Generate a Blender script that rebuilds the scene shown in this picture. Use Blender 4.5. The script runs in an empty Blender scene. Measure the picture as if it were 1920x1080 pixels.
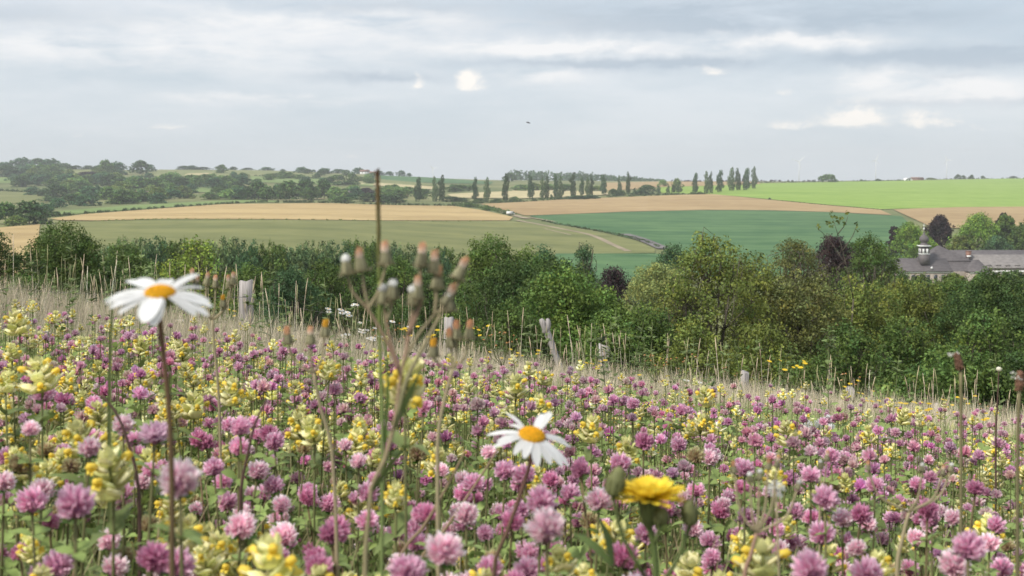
import bpy, math, random
import numpy as np
from mathutils import Vector, Matrix
R = math.radians
sc = bpy.context.scene
COL = sc.collection
FPX, CX, HY = 2317.0, 960.0, 345.0          # focal length and eye level of the 1920 px wide photograph
rng = np.random.default_rng(11)
random.seed(11)

# ------------------------------------------------------------------ terrain
def pchip(xk, yk, x):
    xk = np.asarray(xk, float); yk = np.asarray(yk, float)
    h = np.diff(xk); d = np.diff(yk) / h
    m = np.zeros_like(yk)
    for i in range(1, len(xk) - 1):
        if d[i-1] * d[i] > 0:
            w1, w2 = 2*h[i] + h[i-1], h[i] + 2*h[i-1]
            m[i] = (w1 + w2) / (w1 / d[i-1] + w2 / d[i])
    m[0], m[-1] = d[0], d[-1]
    i = np.clip(np.searchsorted(xk, x) - 1, 0, len(h) - 1)
    t = np.clip((x - xk[i]) / h[i], 0, 1)
    return ((1+2*t)*(1-t)**2*yk[i] + t*(1-t)**2*h[i]*m[i] + t*t*(3-2*t)*yk[i+1] + t*t*(t-1)*h[i]*m[i+1])

def near_z(x, y):
    yp = np.maximum(y, 0)
    return -.52 - .093*y - .106*x - .0045*yp*yp

COLS = [-700, 0, 480, 960, 1440, 1920, 2600]
FAR = {200: [600, 600, 625, 650, 690, 690, 690], 300: [520, 520, 545, 565, 590, 592, 592],
       400: [470, 470, 485, 510, 525, 538, 538], 600: [415, 415, 415, 437, 447, 440, 440],
       800: [398, 398, 393, 403, 408, 412, 412], 1000: [385, 385, 379, 382, 380, 388, 388],
       1300: [368, 368, 358, 362, 356, 362, 362], 1700: [340, 340, 334, 346, 344.5, 343, 343],
       2200: [316, 318, 320, 338, 340, 335, 335], 3000: [326, 326, 330, 340, 341, 337, 337],
       6600: [341]*7}
DK = [20, 24, 29, 35, 60, 120] + sorted(FAR)
UK = [(c - CX) / FPX for c in COLS]
ZT = np.zeros((len(DK), len(COLS)))
for i, d in enumerate(DK):
    for j, u in enumerate(UK):
        if d <= 35: ZT[i, j] = near_z(u*d, d)
        elif d == 60: ZT[i, j] = -16.5 - .085*u*60
        elif d == 120: ZT[i, j] = -24 - .04*u*120
        else: ZT[i, j] = -(FAR[d][j] - HY) / FPX * d
LD = np.linspace(math.log(20), math.log(6600), 400)
UF = np.linspace(UK[0], UK[-1], 160)
tmp = np.array([pchip(np.log(DK), ZT[:, j], LD) for j in range(len(COLS))])
TAB = np.array([pchip(UK, tmp[:, k], UF) for k in range(len(LD))])
def H(x, y):
    x = np.asarray(x, float); y = np.asarray(y, float)
    yy = np.maximum(y, 20.001)
    a = (np.log(yy) - LD[0]) / (LD[1] - LD[0]); a = np.clip(a, 0, len(LD) - 1.001)
    b = (np.clip(x / yy, UF[0], UF[-1]) - UF[0]) / (UF[1] - UF[0]); b = np.clip(b, 0, len(UF) - 1.001)
    i = a.astype(int); j = b.astype(int); fa = a - i; fb = b - j
    far = TAB[i, j]*(1-fa)*(1-fb) + TAB[i+1, j]*fa*(1-fb) + TAB[i, j+1]*(1-fa)*fb + TAB[i+1, j+1]*fa*fb
    return np.where(y < 24, near_z(x, y), far)
DS = np.exp(np.linspace(math.log(60), math.log(3300), 1500))
def hit(px, py, dmin=250):
    """ground point seen along the line of sight px, py"""
    u = (px - CX) / FPX
    d = DS[DS >= dmin]
    sy = HY - H(u*d, d) / d * FPX
    k = np.nonzero(sy <= py)[0]
    k = k[0] if len(k) else int(np.argmin(sy))
    D = d[k]
    if k > 0 and sy[k] < py < sy[k-1]:
        D = d[k-1] + (d[k] - d[k-1]) * (sy[k-1] - py) / (sy[k-1] - sy[k])
    return float(u*D), float(D), float(H(u*D, D))
def P(px, py, d): return Vector(((px - CX) / FPX * d, d, -(py - HY) / FPX * d))
def G(px, d):
    x = (px - CX) / FPX * d
    return Vector((x, d, float(H(x, d))))

# ------------------------------------------------------------------ materials
def new_mat(name):
    m = bpy.data.materials.new(name); m.use_nodes = True
    nt = m.node_tree; nt.nodes.clear()
    return m, nt, nt.nodes, nt.links
def plant_mat(name, trans=.3, rough=.6, spec=.2):
    m, nt, N, L = new_mat(name)
    at = N.new('ShaderNodeAttribute'); at.attribute_name = 'col'
    pr = N.new('ShaderNodeBsdfPrincipled'); pr.inputs['Roughness'].default_value = rough
    pr.inputs['Specular IOR Level'].default_value = spec
    tr = N.new('ShaderNodeBsdfTranslucent'); mx = N.new('ShaderNodeMixShader'); mx.inputs[0].default_value = trans
    o = N.new('ShaderNodeOutputMaterial')
    oi = N.new('ShaderNodeObjectInfo'); hs = N.new('ShaderNodeHueSaturation')
    mr = N.new('ShaderNodeMapRange'); mr.inputs[3].default_value = .85; mr.inputs[4].default_value = 1.15
    L.new(oi.outputs['Random'], mr.inputs[0]); L.new(mr.outputs[0], hs.inputs['Value'])
    L.new(at.outputs['Color'], hs.inputs['Color'])
    L.new(hs.outputs[0], pr.inputs['Base Color']); L.new(hs.outputs[0], tr.inputs['Color'])
    L.new(pr.outputs[0], mx.inputs[1]); L.new(tr.outputs[0], mx.inputs[2]); L.new(mx.outputs[0], o.inputs[0])
    return m
def field_mat(name, c1, c2, scale=.01, stretch=(1, 6, 1), rot=0, fine=.07, c3=None):
    m, nt, N, L = new_mat(name)
    g = N.new('ShaderNodeNewGeometry'); mp = N.new('ShaderNodeMapping')
    mp.inputs['Scale'].default_value = stretch; mp.inputs['Rotation'].default_value = (0, 0, rot)
    n1 = N.new('ShaderNodeTexNoise'); n1.inputs['Scale'].default_value = scale; n1.inputs['Detail'].default_value = 6
    n1.inputs['Roughness'].default_value = .65
    n2 = N.new('ShaderNodeTexNoise'); n2.inputs['Scale'].default_value = fine; n2.inputs['Detail'].default_value = 3
    cr = N.new('ShaderNodeValToRGB'); cr.color_ramp.elements[0].position = .33; cr.color_ramp.elements[1].position = .67
    cr.color_ramp.elements[0].color = (*c1, 1); cr.color_ramp.elements[1].color = (*c2, 1)
    if c3: e = cr.color_ramp.elements.new(.8); e.color = (*c3, 1)
    mx = N.new('ShaderNodeMath'); mx.operation = 'MULTIPLY_ADD'; mx.inputs[1].default_value = .5
    pr = N.new('ShaderNodeBsdfPrincipled'); pr.inputs['Roughness'].default_value = .95; pr.inputs['Specular IOR Level'].default_value = .05
    o = N.new('ShaderNodeOutputMaterial'); ml = N.new('ShaderNodeMath'); ml.operation = 'SUBTRACT'; ml.inputs[1].default_value = .25
    L.new(g.outputs['Position'], mp.inputs[0]); L.new(mp.outputs[0], n1.inputs['Vector']); L.new(g.outputs['Position'], n2.inputs['Vector'])
    L.new(n2.outputs[0], mx.inputs[0]); L.new(n1.outputs[0], mx.inputs[2]); L.new(mx.outputs[0], ml.inputs[0])
    L.new(ml.outputs[0], cr.inputs[0]); L.new(cr.outputs[0], pr.inputs['Base Color']); L.new(pr.outputs[0], o.inputs[0])
    return m
def solid_mat(name, c1, c2=None, scale=4, rough=.8, stretch=(1, 1, 1), bump=0):
    m, nt, N, L = new_mat(name)
    pr = N.new('ShaderNodeBsdfPrincipled'); pr.inputs['Roughness'].default_value = rough; pr.inputs['Specular IOR Level'].default_value = .25
    o = N.new('ShaderNodeOutputMaterial'); L.new(pr.outputs[0], o.inputs[0])
    tc = N.new('ShaderNodeTexCoord'); mp = N.new('ShaderNodeMapping'); mp.inputs['Scale'].default_value = stretch
    n = N.new('ShaderNodeTexNoise'); n.inputs['Scale'].default_value = scale; n.inputs['Detail'].default_value = 5
    cr = N.new('ShaderNodeValToRGB'); cr.color_ramp.elements[0].color = (*c1, 1); cr.color_ramp.elements[1].color = (*(c2 or c1), 1)
    cr.color_ramp.elements[0].position = .3; cr.color_ramp.elements[1].position = .7
    L.new(tc.outputs['Object'], mp.inputs[0]); L.new(mp.outputs[0], n.inputs['Vector']); L.new(n.outputs[0], cr.inputs[0])
    L.new(cr.outputs[0], pr.inputs['Base Color'])
    if bump:
        b = N.new('ShaderNodeBump'); b.inputs['Strength'].default_value = bump; b.inputs['Distance'].default_value = .01
        L.new(n.outputs[0], b.inputs['Height']); L.new(b.outputs[0], pr.inputs['Normal'])
    return m
M_PETAL = plant_mat('petal', .42, .6, .15)
M_LEAF = plant_mat('leaf', .3, .55, .25)
M_STALK = plant_mat('stalk', .05, .7, .15)
M_CROWN = plant_mat('crown_leaf', .25, .6, .2)
M_BARK = solid_mat('bark', (.06, .05, .04), (.14, .12, .09), 6, .9, (1, 1, .3))
M_POST = solid_mat('weathered_wood', (.19, .175, .165), (.41, .38, .365), 9, .9, (6, 6, .5), .6)
M_WIRE = solid_mat('wire', (.12, .11, .10), (.2, .19, .18), 20, .6)
M_SLATE = solid_mat('slate', (.085, .074, .074), (.135, .12, .118), .9, .6, (1, 1, 3))
M_SLATE2 = solid_mat('weathered_slate', (.155, .14, .133), (.245, .225, .21), .8, .7, (1, 1, 3))
M_WALL = solid_mat('pale_wall', (.26, .22, .18), (.36, .31, .26), 1.2)
M_WHITE = solid_mat('white_paint', (.72, .72, .70), (.8, .8, .78), 2)
M_BRICK = solid_mat('brick', (.20, .11, .08), (.30, .17, .13), 3)
M_DARK = solid_mat('dark_glass', (.03, .035, .04), (.05, .055, .06), 2, .2)
M_REDROOF = solid_mat('tile_roof', (.16, .09, .07), (.24, .14, .10), 2)

# ------------------------------------------------------------------ mesh building
class MB:
    def __init__(s): s.V = []; s.Q = []; s.T = []; s.C = []; s.n = 0
    def add(s, V, Q=None, T=None, C=(.5, .5, .5)):
        V = np.asarray(V, float).reshape(-1, 3); C = np.asarray(C, float)
        if C.ndim == 1: C = np.tile(C, (len(V), 1))
        if Q is not None and len(Q): s.Q.append(np.asarray(Q, int) + s.n)
        if T is not None and len(T): s.T.append(np.asarray(T, int) + s.n)
        s.V.append(V); s.C.append(C); s.n += len(V); return s
    def arrays(s):
        z = lambda a, k, t: np.concatenate(a) if a else np.zeros((0, k), t)
        return z(s.V, 3, float), z(s.Q, 4, int), z(s.T, 3, int), z(s.C, 3, float)
    def tube(s, pts, rad, col, n=6, cap=True):
        pts = np.asarray([tuple(p) for p in pts], float); k = len(pts)
        rad = np.broadcast_to(np.asarray(rad, float), (k,)); col = np.asarray(col, float)
        if col.ndim == 1: col = np.tile(col, (k, 1))
        tg = np.gradient(pts, axis=0); tg /= np.linalg.norm(tg, axis=1)[:, None] + 1e-12
        ref = np.array([1., 0, 0]) if abs(tg[0][0]) < .8 else np.array([0, 1., 0])
        a = np.cross(tg, ref); a /= np.linalg.norm(a, axis=1)[:, None] + 1e-12; b = np.cross(tg, a)
        th = np.arange(n) * 2*math.pi/n
        V = pts[:, None] + rad[:, None, None]*(np.cos(th)[None, :, None]*a[:, None] + np.sin(th)[None, :, None]*b[:, None])
        V = V.reshape(-1, 3); C = np.repeat(col, n, axis=0)
        Q = [(i*n+j, i*n+(j+1) % n, (i+1)*n+(j+1) % n, (i+1)*n+j) for i in range(k-1) for j in range(n)]
        T = []
        if cap:
            V = np.vstack([V, pts[-1:], pts[:1]]); C = np.vstack([C, col[-1:], col[:1]])
            T = [((k-1)*n+j, (k-1)*n+(j+1) % n, k*n) for j in range(n)] + [((j+1) % n, j, k*n+1) for j in range(n)]
        return s.add(V, Q, T, C)
    def lathe(s, prof, col, n=10, M=None):
        prof = np.asarray(prof, float); k = len(prof); th = np.arange(n)*2*math.pi/n
        V = np.stack([prof[:, None, 0]*np.cos(th), prof[:, None, 0]*np.sin(th), np.repeat(prof[:, 1:2], n, 1)], -1).reshape(-1, 3)
        col = np.asarray(col, float)
        C = np.repeat(col, n, axis=0) if col.ndim == 2 else col
        if M is not None: V = xf(V, M)
        Q = [(i*n+j, i*n+(j+1) % n, (i+1)*n+(j+1) % n, (i+1)*n+j) for i in range(k-1) for j in range(n)]
        return s.add(V, Q, None, C)
    def box(s, lo, hi, col=(.5, .5, .5), M=None):
        V = np.array([(x, y, z) for z in (lo[2], hi[2]) for y in (lo[1], hi[1]) for x in (lo[0], hi[0])], float)
        if M is not None: V = xf(V, M)
        return s.add(V, [(0, 2, 3, 1), (4, 5, 7, 6), (0, 1, 5, 4), (2, 6, 7, 3), (0, 4, 6, 2), (1, 3, 7, 5)], None, col)
    def strip(s, mid, wid, side, col, fold=0, nrm=None):
        """a leaf or petal: centre line, half widths, side vector, colours per station"""
        mid = np.asarray(mid, float); k = len(mid); wid = np.asarray(wid, float); side = np.asarray(side, float)
        col = np.asarray(col, float)
        if col.ndim == 1: col = np.tile(col, (k, 1))
        up = np.zeros(3) if nrm is None else np.asarray(nrm, float)*fold
        Lv = mid - side*wid[:, None] + up*wid[:, None]; Rv = mid + side*wid[:, None] + up*wid[:, None]
        V = np.stack([Lv, mid, Rv], 1).reshape(-1, 3); C = np.repeat(col, 3, axis=0)
        Q = []
        for i in range(k-1):
            Q += [(3*i, 3*i+1, 3*i+4, 3*i+3), (3*i+1, 3*i+2, 3*i+5, 3*i+4)]
        return s.add(V, Q, None, C)
    def mesh(s, name, mat, smooth=False):
        return to_mesh(name, s.arrays(), mat, smooth)
    def obj(s, name, mat, parent=None, smooth=False):
        return link(name, s.mesh(name, mat, smooth), parent)
def xf(V, M):
    M = np.asarray(M, float)
    return V @ M[:3, :3].T + M[:3, 3]
def to_mesh(name, arr, mat, smooth=False):
    V, Q, T, C = arr
    me = bpy.data.meshes.new(name)
    nq, nt = len(Q), len(T)
    me.vertices.add(len(V)); me.vertices.foreach_set('co', V.astype(np.float32).ravel())
    loops = np.concatenate([Q.ravel(), T.ravel()]).astype(np.int32)
    me.loops.add(len(loops)); me.loops.foreach_set('vertex_index', loops)
    me.polygons.add(nq + nt)
    st = np.concatenate([np.arange(nq)*4, nq*4 + np.arange(nt)*3]).astype(np.int32)
    me.polygons.foreach_set('loop_start', st)
    if smooth: me.polygons.foreach_set('use_smooth', np.ones(nq+nt, bool))
    at = me.attributes.new('col', 'FLOAT_COLOR', 'POINT')
    at.data.foreach_set('color', np.hstack([np.clip(C, 0, 1), np.ones((len(C), 1))]).astype(np.float32).ravel())
    me.update(calc_edges=True); me.materials.append(mat)
    return me
def link(name, data, parent=None, loc=None):
    o = bpy.data.objects.new(name, data); COL.objects.link(o)
    if parent is not None: o.parent = parent
    if loc is not None: o.location = loc
    return o
def tag(o, label=None, cat=None, group=None, kind=None):
    if label: o['label'] = label
    if cat: o['category'] = cat
    if group: o['group'] = group
    if kind: o['kind'] = kind
    return o
def thing(name, label, cat, loc, group=None, rz=0):
    o = link(name, None, None, loc); o.rotation_euler.z = rz
    o.empty_display_size = .05
    return tag(o, label, cat, group)
def replicate(tpl, Ms, colmul=None):
    """one set of arrays holding a copy of the template under every matrix"""
    V, Q, T, C = tpl; n = len(Ms); k = len(V)
    VV = np.einsum('nij,kj->nki', Ms[:, :3, :3], V) + Ms[:, None, :3, 3]
    off = (np.arange(n)*k)[:, None, None]
    CC = np.tile(C[None], (n, 1, 1))
    if colmul is not None: CC = CC*colmul[:, None, :]
    return (VV.reshape(-1, 3), (Q[None]+off).reshape(-1, 4), (T[None]+off).reshape(-1, 3), CC.reshape(-1, 3))
def join_arrays(lst):
    V = []; Q = []; T = []; C = []; n = 0
    for a in lst:
        V.append(a[0]); Q.append(a[1]+n); T.append(a[2]+n); C.append(a[3]); n += len(a[0])
    return np.concatenate(V), np.concatenate(Q), np.concatenate(T), np.concatenate(C)
def mats(loc, rz, tilt_dir, tilt, scale):
    """stacked matrices: scale, turn about z, lean by tilt towards tilt_dir"""
    n = len(loc); M = np.zeros((n, 4, 4)); M[:, 3, 3] = 1
    c, s = np.cos(rz), np.sin(rz); Rz = np.zeros((n, 3, 3)); Rz[:, 0, 0] = c; Rz[:, 0, 1] = -s; Rz[:, 1, 0] = s; Rz[:, 1, 1] = c; Rz[:, 2, 2] = 1
    ax = np.stack([-np.sin(tilt_dir), np.cos(tilt_dir), np.zeros(n)], -1)
    K = np.zeros((n, 3, 3)); K[:, 0, 1] = -ax[:, 2]; K[:, 0, 2] = ax[:, 1]; K[:, 1, 0] = ax[:, 2]; K[:, 1, 2] = -ax[:, 0]; K[:, 2, 0] = -ax[:, 1]; K[:, 2, 1] = ax[:, 0]
    Rt = np.eye(3)[None] + np.sin(tilt)[:, None, None]*K + (1-np.cos(tilt))[:, None, None]*(K @ K)
    scale = np.asarray(scale, float)
    if scale.ndim == 1: scale = np.repeat(scale[:, None], 3, 1)
    M[:, :3, :3] = Rt @ Rz * scale[:, None, :]
    M[:, :3, 3] = loc
    return M
def unit(v): v = np.asarray(v, float); return v/(np.linalg.norm(v, axis=-1, keepdims=True) + 1e-12)
def smooth_path(pts, n=12):
    pts = np.asarray([tuple(p) for p in pts], float)
    t = np.linspace(0, 1, len(pts)); tt = np.linspace(0, 1, n)
    if len(pts) < 3: return np.stack([np.interp(tt, t, pts[:, i]) for i in range(3)], -1)
    return np.stack([pchip(t, pts[:, i], tt) for i in range(3)], -1)

# ------------------------------------------------------------------ world, sun, haze, camera
SUN = unit(np.array([-.62, -.45, .82]))
w = bpy.data.worlds.new('World'); sc.world = w; w.use_nodes = True
nt = w.node_tree; N = nt.nodes; L = nt.links; N.clear()
def math_n(op, a, b=None, c=None, clamp=False):
    n = N.new('ShaderNodeMath'); n.operation = op; n.use_clamp = clamp
    for i, v in enumerate((a, b, c)):
        if v is None: continue
        if isinstance(v, (int, float)): n.inputs[i].default_value = v
        else: L.new(v, n.inputs[i])
    return n.outputs[0]
bg = N.new('ShaderNodeBackground'); bg.inputs[1].default_value = .1
out = N.new('ShaderNodeOutputWorld'); L.new(bg.outputs[0], out.inputs[0])
sky = N.new('ShaderNodeTexSky'); sky.sky_type = 'NISHITA'; sky.sun_disc = False
sky.sun_elevation = math.asin(SUN[2]); sky.sun_rotation = math.atan2(SUN[0], SUN[1])
sky.air_density = 1.0; sky.dust_density = 2.0
tc = N.new('ShaderNodeTexCoord'); sp = N.new('ShaderNodeSeparateXYZ'); L.new(tc.outputs['Generated'], sp.inputs[0])
az = math_n('ARCTAN2', sp.outputs[0], sp.outputs[1]); el = math_n('ARCSINE', sp.outputs[2])
def noise(sx, sy, scale, detail=6, rough=.55, w0=0., dist=0.):
    cb = N.new('ShaderNodeCombineXYZ'); L.new(math_n('MULTIPLY', az, sx), cb.inputs[0]); L.new(math_n('MULTIPLY', el, sy), cb.inputs[1]); cb.inputs[2].default_value = w0
    n = N.new('ShaderNodeTexNoise'); n.inputs['Scale'].default_value = scale; n.inputs['Detail'].default_value = detail
    n.inputs['Roughness'].default_value = rough; n.inputs['Distortion'].default_value = dist
    L.new(cb.outputs[0], n.inputs['Vector']); return n.outputs[0]
n_big = noise(1, 5, 4.5, 5, .55, 3.1)
n_mid = noise(1, 4.2, 15, 8, .62, 7.7, .25)
n_fine = noise(1, 1.7, 42, 6, .6, 1.3, .2)
n_w1 = noise(1, 1.6, 26, 6, .6, 5.5); n_w2 = noise(1, 1.6, 30, 6, .6, 9.1)
azp = math_n('ADD', az, math_n('MULTIPLY_ADD', n_w1, .026, -.013)); elp = math_n('ADD', el, math_n('MULTIPLY_ADD', n_w2, .012, -.006)); azb = math_n('ADD', az, math_n('MULTIPLY_ADD', n_w1, .05, -.025)); elb = math_n('ADD', el, math_n('MULTIPLY_ADD', n_w2, .018, -.009))
def ang(px, py):
    u = (px - CX)/FPX; v = (HY - py)/FPX; a = math.atan(u)
    return a, math.atan(v*math.cos(a))
def blob(px, py, sx, sy, flat=False):
    a0, e0 = ang(px, py); azw, elw = (azp, elp) if flat else (azb, elb)
    dx = math_n('MULTIPLY', math_n('SUBTRACT', azw, a0), FPX/sx)
    dy = math_n('MULTIPLY', math_n('SUBTRACT', elw, e0), FPX/sy)
    if flat:   # flat underside: falls off faster below
        dy = math_n('MAXIMUM', dy, math_n('MULTIPLY', dy, -2.6))
    r2 = math_n('ADD', math_n('MULTIPLY', dx, dx), math_n('MULTIPLY', dy, dy))
    return math_n('POWER', 2.718, math_n('MULTIPLY', r2, -1.))
def total(lst):
    s = lst[0]
    for x in lst[1:]: s = math_n('ADD', s, x)
    return s
puffs = total([math_n('MULTIPLY', blob(a[0], a[1] + 3, a[2]*.95, a[3]*1.7, True), 1.25 if a[3] > 14 else .8 if a[3] > 7 else .55) for a in [(885, 156, 33, 17), (780, 158, 14, 15), (1608, 222, 60, 21), (1737, 227, 38, 17), (1798, 230, 24, 10), (1475, 236, 55, 9),
               (1840, 240, 16, 8), (1070, 218, 45, 6), (1468, 170, 28, 6), (1330, 132, 40, 12), (310, 236, 50, 6), (150, 250, 14, 5), (660, 291, 30, 5), (770, 264, 22, 5)]])
banks = total([blob(*a) for a in [(980, 90, 190, 15), (1240, 87, 260, 17), (1520, 74, 170, 13), (1740, 165, 150, 28), (1830, 172, 80, 18), (1640, 150, 60, 16), (620, 40, 380, 30), (1020, 142, 75, 14), (470, 185, 160, 9),
               (250, 90, 420, 40)]])
darks = total([blob(*a) for a in [(1450, 45, 560, 30), (1500, 115, 420, 17), (1840, 105, 160, 28), (1110, 120, 260, 8), (700, 145, 130, 9), (60, 30, 260, 24), (1800, 190, 200, 9), (1795, 143, 50, 4), (1250, 20, 420, 30), (690, 15, 200, 12)]])
pf = N.new('ShaderNodeMapRange'); pf.interpolation_type = 'SMOOTHSTEP'
L.new(math_n('MULTIPLY', puffs, math_n('ADD', math_n('MULTIPLY', n_fine, 2.6), -.55)), pf.inputs[0]); pf.inputs[1].default_value = .2; pf.inputs[2].default_value = .85
bk = math_n('MULTIPLY', banks, math_n('MULTIPLY_ADD', n_mid, 3.2, -.95, True), clamp=True)
dk = math_n('MULTIPLY', darks, math_n('MULTIPLY_ADD', n_mid, 3.0, -.8, True), clamp=True)
mixv = lambda f, a, b: mix_rgb(f, a, b)
def mix_rgb(f, a, b):
    n = N.new('ShaderNodeMix'); n.data_type = 'RGBA'; n.clamp_factor = True
    for k, v in ((0, f), (6, a), (7, b)):
        if isinstance(v, (int, float)): n.inputs[k].default_value = v
        elif isinstance(v, tuple): n.inputs[k].default_value = (*v, 1)
        else: L.new(v, n.inputs[k])
    return n.outputs[2]
K = 8.1
cl = lambda r, g, b: (r*K, g*K, b*K)
layer = mix_rgb(math_n('ADD', math_n('MULTIPLY_ADD', n_big, 3.2, -1.35), math_n('MULTIPLY_ADD', n_mid, 1.5, -.5), clamp=True), cl(.465, .535, .605), cl(.645, .675, .72))    # the thin grey-blue sheet
lowf = N.new('ShaderNodeMapRange'); L.new(el, lowf.inputs[0]); lowf.inputs[1].default_value = .11; lowf.inputs[2].default_value = -.005
layer = mix_rgb(math_n('MULTIPLY', lowf.outputs[0], .75), layer, cl(.60, .67, .725))
base = mix_rgb(.86, sky.outputs[0], layer)
base = mix_rgb(math_n('MULTIPLY', dk, .88), base, cl(.35, .425, .505))
base = mix_rgb(math_n('MULTIPLY', bk, .92), base, cl(.78, .775, .775))
base = mix_rgb(math_n('MULTIPLY', pf.outputs[0], .85), base, cl(.93, .87, .80))
L.new(base, bg.inputs[0])

sl = bpy.data.lights.new('sun', 'SUN'); sl.energy = 2.9; sl.angle = R(11); sl.color = (1, .95, .87)
so = link('sun', sl); so.rotation_euler = Vector(-SUN).to_track_quat('-Z', 'Y').to_euler()
cam = bpy.data.cameras.new('camera'); cam.sensor_width = 36; cam.lens = 36*FPX/1920; cam.shift_y = -(540 - HY)/1920
cam.clip_start = .02; cam.clip_end = 30000
cam.dof.use_dof = True; cam.dof.focus_distance = 3.5; cam.dof.aperture_fstop = 43.44/2.8
co = link('camera', cam); co.rotation_euler = (R(90), 0, 0); sc.camera = co
sc.view_settings.view_transform = 'Standard'; sc.view_settings.look = 'None'; sc.view_settings.exposure = .68; sc.view_settings.gamma = 1
sc.cycles.max_bounces = 6; sc.cycles.diffuse_bounces = 3; sc.cycles.transmission_bounces = 4; sc.cycles.glossy_bounces = 2
sc.cycles.sample_clamp_indirect = 4

hm, nt2, N2, L2 = new_mat('air')
pv = N2.new('ShaderNodeVolumePrincipled'); pv.inputs['Color'].default_value = (.93, .95, .96, 1); pv.inputs['Density'].default_value = .00014
o2 = N2.new('ShaderNodeOutputMaterial'); L2.new(pv.outputs[0], o2.inputs['Volume'])
hz = MB().box((-6900, -12, -60), (6900, 6900, 175)).obj('haze', hm)
tag(hz, 'pale blue summer haze over the valley', kind='stuff')

# ------------------------------------------------------------------ ground
def grid_mesh(X, Y, Z, mb, col=(.1, .1, .1)):
    r, c = X.shape; i = np.arange(r*c).reshape(r, c)
    Q = np.stack([i[:-1, :-1], i[:-1, 1:], i[1:, 1:], i[1:, :-1]], -1).reshape(-1, 4)
    return mb.add(np.stack([X, Y, Z], -1).reshape(-1, 3), Q, None, col)
rows = np.concatenate([np.linspace(-8, 22, 100), np.exp(np.linspace(math.log(22.3), math.log(6600), 420))])
s_ = np.linspace(-1, 1, 241); s_ = s_*(.35 + .65*np.abs(s_))
Yg = np.repeat(rows[:, None], 241, 1); Xg = s_[None, :]*(6 + .95*np.abs(Yg))
tm, nt3, N3, L3 = new_mat('ground')
g = N3.new('ShaderNodeNewGeometry'); sx = N3.new('ShaderNodeSeparateXYZ'); L3.new(g.outputs['Position'], sx.inputs[0])
na = N3.new('ShaderNodeTexNoise'); na.inputs['Scale'].default_value = .006; na.inputs['Detail'].default_value = 8; L3.new(g.outputs['Position'], na.inputs['Vector'])
nb = N3.new('ShaderNodeTexNoise'); nb.inputs['Scale'].default_value = 9; nb.inputs['Detail'].default_value = 6; L3.new(g.outputs['Position'], nb.inputs['Vector'])
ca = N3.new('ShaderNodeValToRGB'); ca.color_ramp.elements[0].position = .35; ca.color_ramp.elements[1].position = .65
ca.color_ramp.elements[0].color = (.115, .14, .06, 1); ca.color_ramp.elements[1].color = (.215, .215, .10, 1); L3.new(na.outputs[0], ca.inputs[0])
cb_ = N3.new('ShaderNodeValToRGB'); cb_.color_ramp.elements[0].position = .3; cb_.color_ramp.elements[1].position = .7
cb_.color_ramp.elements[0].color = (.03, .04, .018, 1); cb_.color_ramp.elements[1].color = (.08, .075, .04, 1); L3.new(nb.outputs[0], cb_.inputs[0])
mr = N3.new('ShaderNodeMapRange'); L3.new(sx.outputs[1], mr.inputs[0]); mr.inputs[1].default_value = 60; mr.inputs[2].default_value = 240
mr2 = N3.new('ShaderNodeMapRange'); L3.new(sx.outputs[1], mr2.inputs[0]); mr2.inputs[1].default_value = 3.2; mr2.inputs[2].default_value = 5.5
cs_ = N3.new('ShaderNodeValToRGB'); cs_.color_ramp.elements[0].position = .3; cs_.color_ramp.elements[1].position = .7
cs_.color_ramp.elements[0].color = (.24, .20, .13, 1); cs_.color_ramp.elements[1].color = (.40, .35, .26, 1); L3.new(nb.outputs[0], cs_.inputs[0])
ms_ = N3.new('ShaderNodeMix'); ms_.data_type = 'RGBA'; L3.new(mr2.outputs[0], ms_.inputs[0]); L3.new(cb_.outputs[0], ms_.inputs[6]); L3.new(cs_.outputs[0], ms_.inputs[7])
mx = N3.new('ShaderNodeMix'); mx.data_type = 'RGBA'; L3.new(mr.outputs[0], mx.inputs[0]); L3.new(ms_.outputs[2], mx.inputs[6]); L3.new(ca.outputs[0], mx.inputs[7])
pr = N3.new('ShaderNodeBsdfPrincipled'); pr.inputs['Roughness'].default_value = 1; pr.inputs['Specular IOR Level'].default_value = .03
o3 = N3.new('ShaderNodeOutputMaterial'); L3.new(mx.outputs[2], pr.inputs['Base Color']); L3.new(pr.outputs[0], o3.inputs[0])
terr = MB(); grid_mesh(Xg, Yg, H(Xg, Yg), terr); tag(terr.obj('terrain', tm, smooth=True), kind='structure')

# ------------------------------------------------------------------ far fields (real sheets draped on the hills)
F = dict(
    tan=field_mat('ripe_soil', (.33, .24, .115), (.46, .345, .17), .006, (1, 3, 1), .2),
    tan2=field_mat('bare_soil', (.295, .205, .105), (.39, .285, .15), .006, (1, 3, 1), -.1),
    olive=field_mat('mown_meadow', (.13, .145, .058), (.205, .21, .085), .007, (1, 5, 1), .1),
    dgreen=field_mat('cereal_crop', (.05, .115, .05), (.105, .185, .078), .008, (1, 6, 1), 0),
    bright=field_mat('sun_tinted_crop', (.175, .275, .05), (.265, .365, .085), .006, (1, 6, 1), 0),  # crop green brightened to carry the sunlight on this field in its colour
    lgreen=field_mat('light_crop', (.13, .19, .065), (.19, .25, .09), .01, (1, 4, 1), 0),
    pale=field_mat('pale_stubble', (.36, .31, .17), (.50, .43, .25), .01, (1, 4, 1), 0),
    hill=field_mat('hill_pasture', (.14, .165, .065), (.23, .235, .11), .012, (1, 4, 1), .3),
    bare=field_mat('chalk_soil', (.45, .38, .29), (.60, .54, .44), .05, (1, 2, 1), .3),
    track=field_mat('track_dirt', (.24, .20, .14), (.36, .30, .21), .05, (1, 1, 1), 0),
    road=field_mat('road_tarmac', (.13, .12, .12), (.20, .185, .18), .05, (1, 1, 1), 0))
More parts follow.
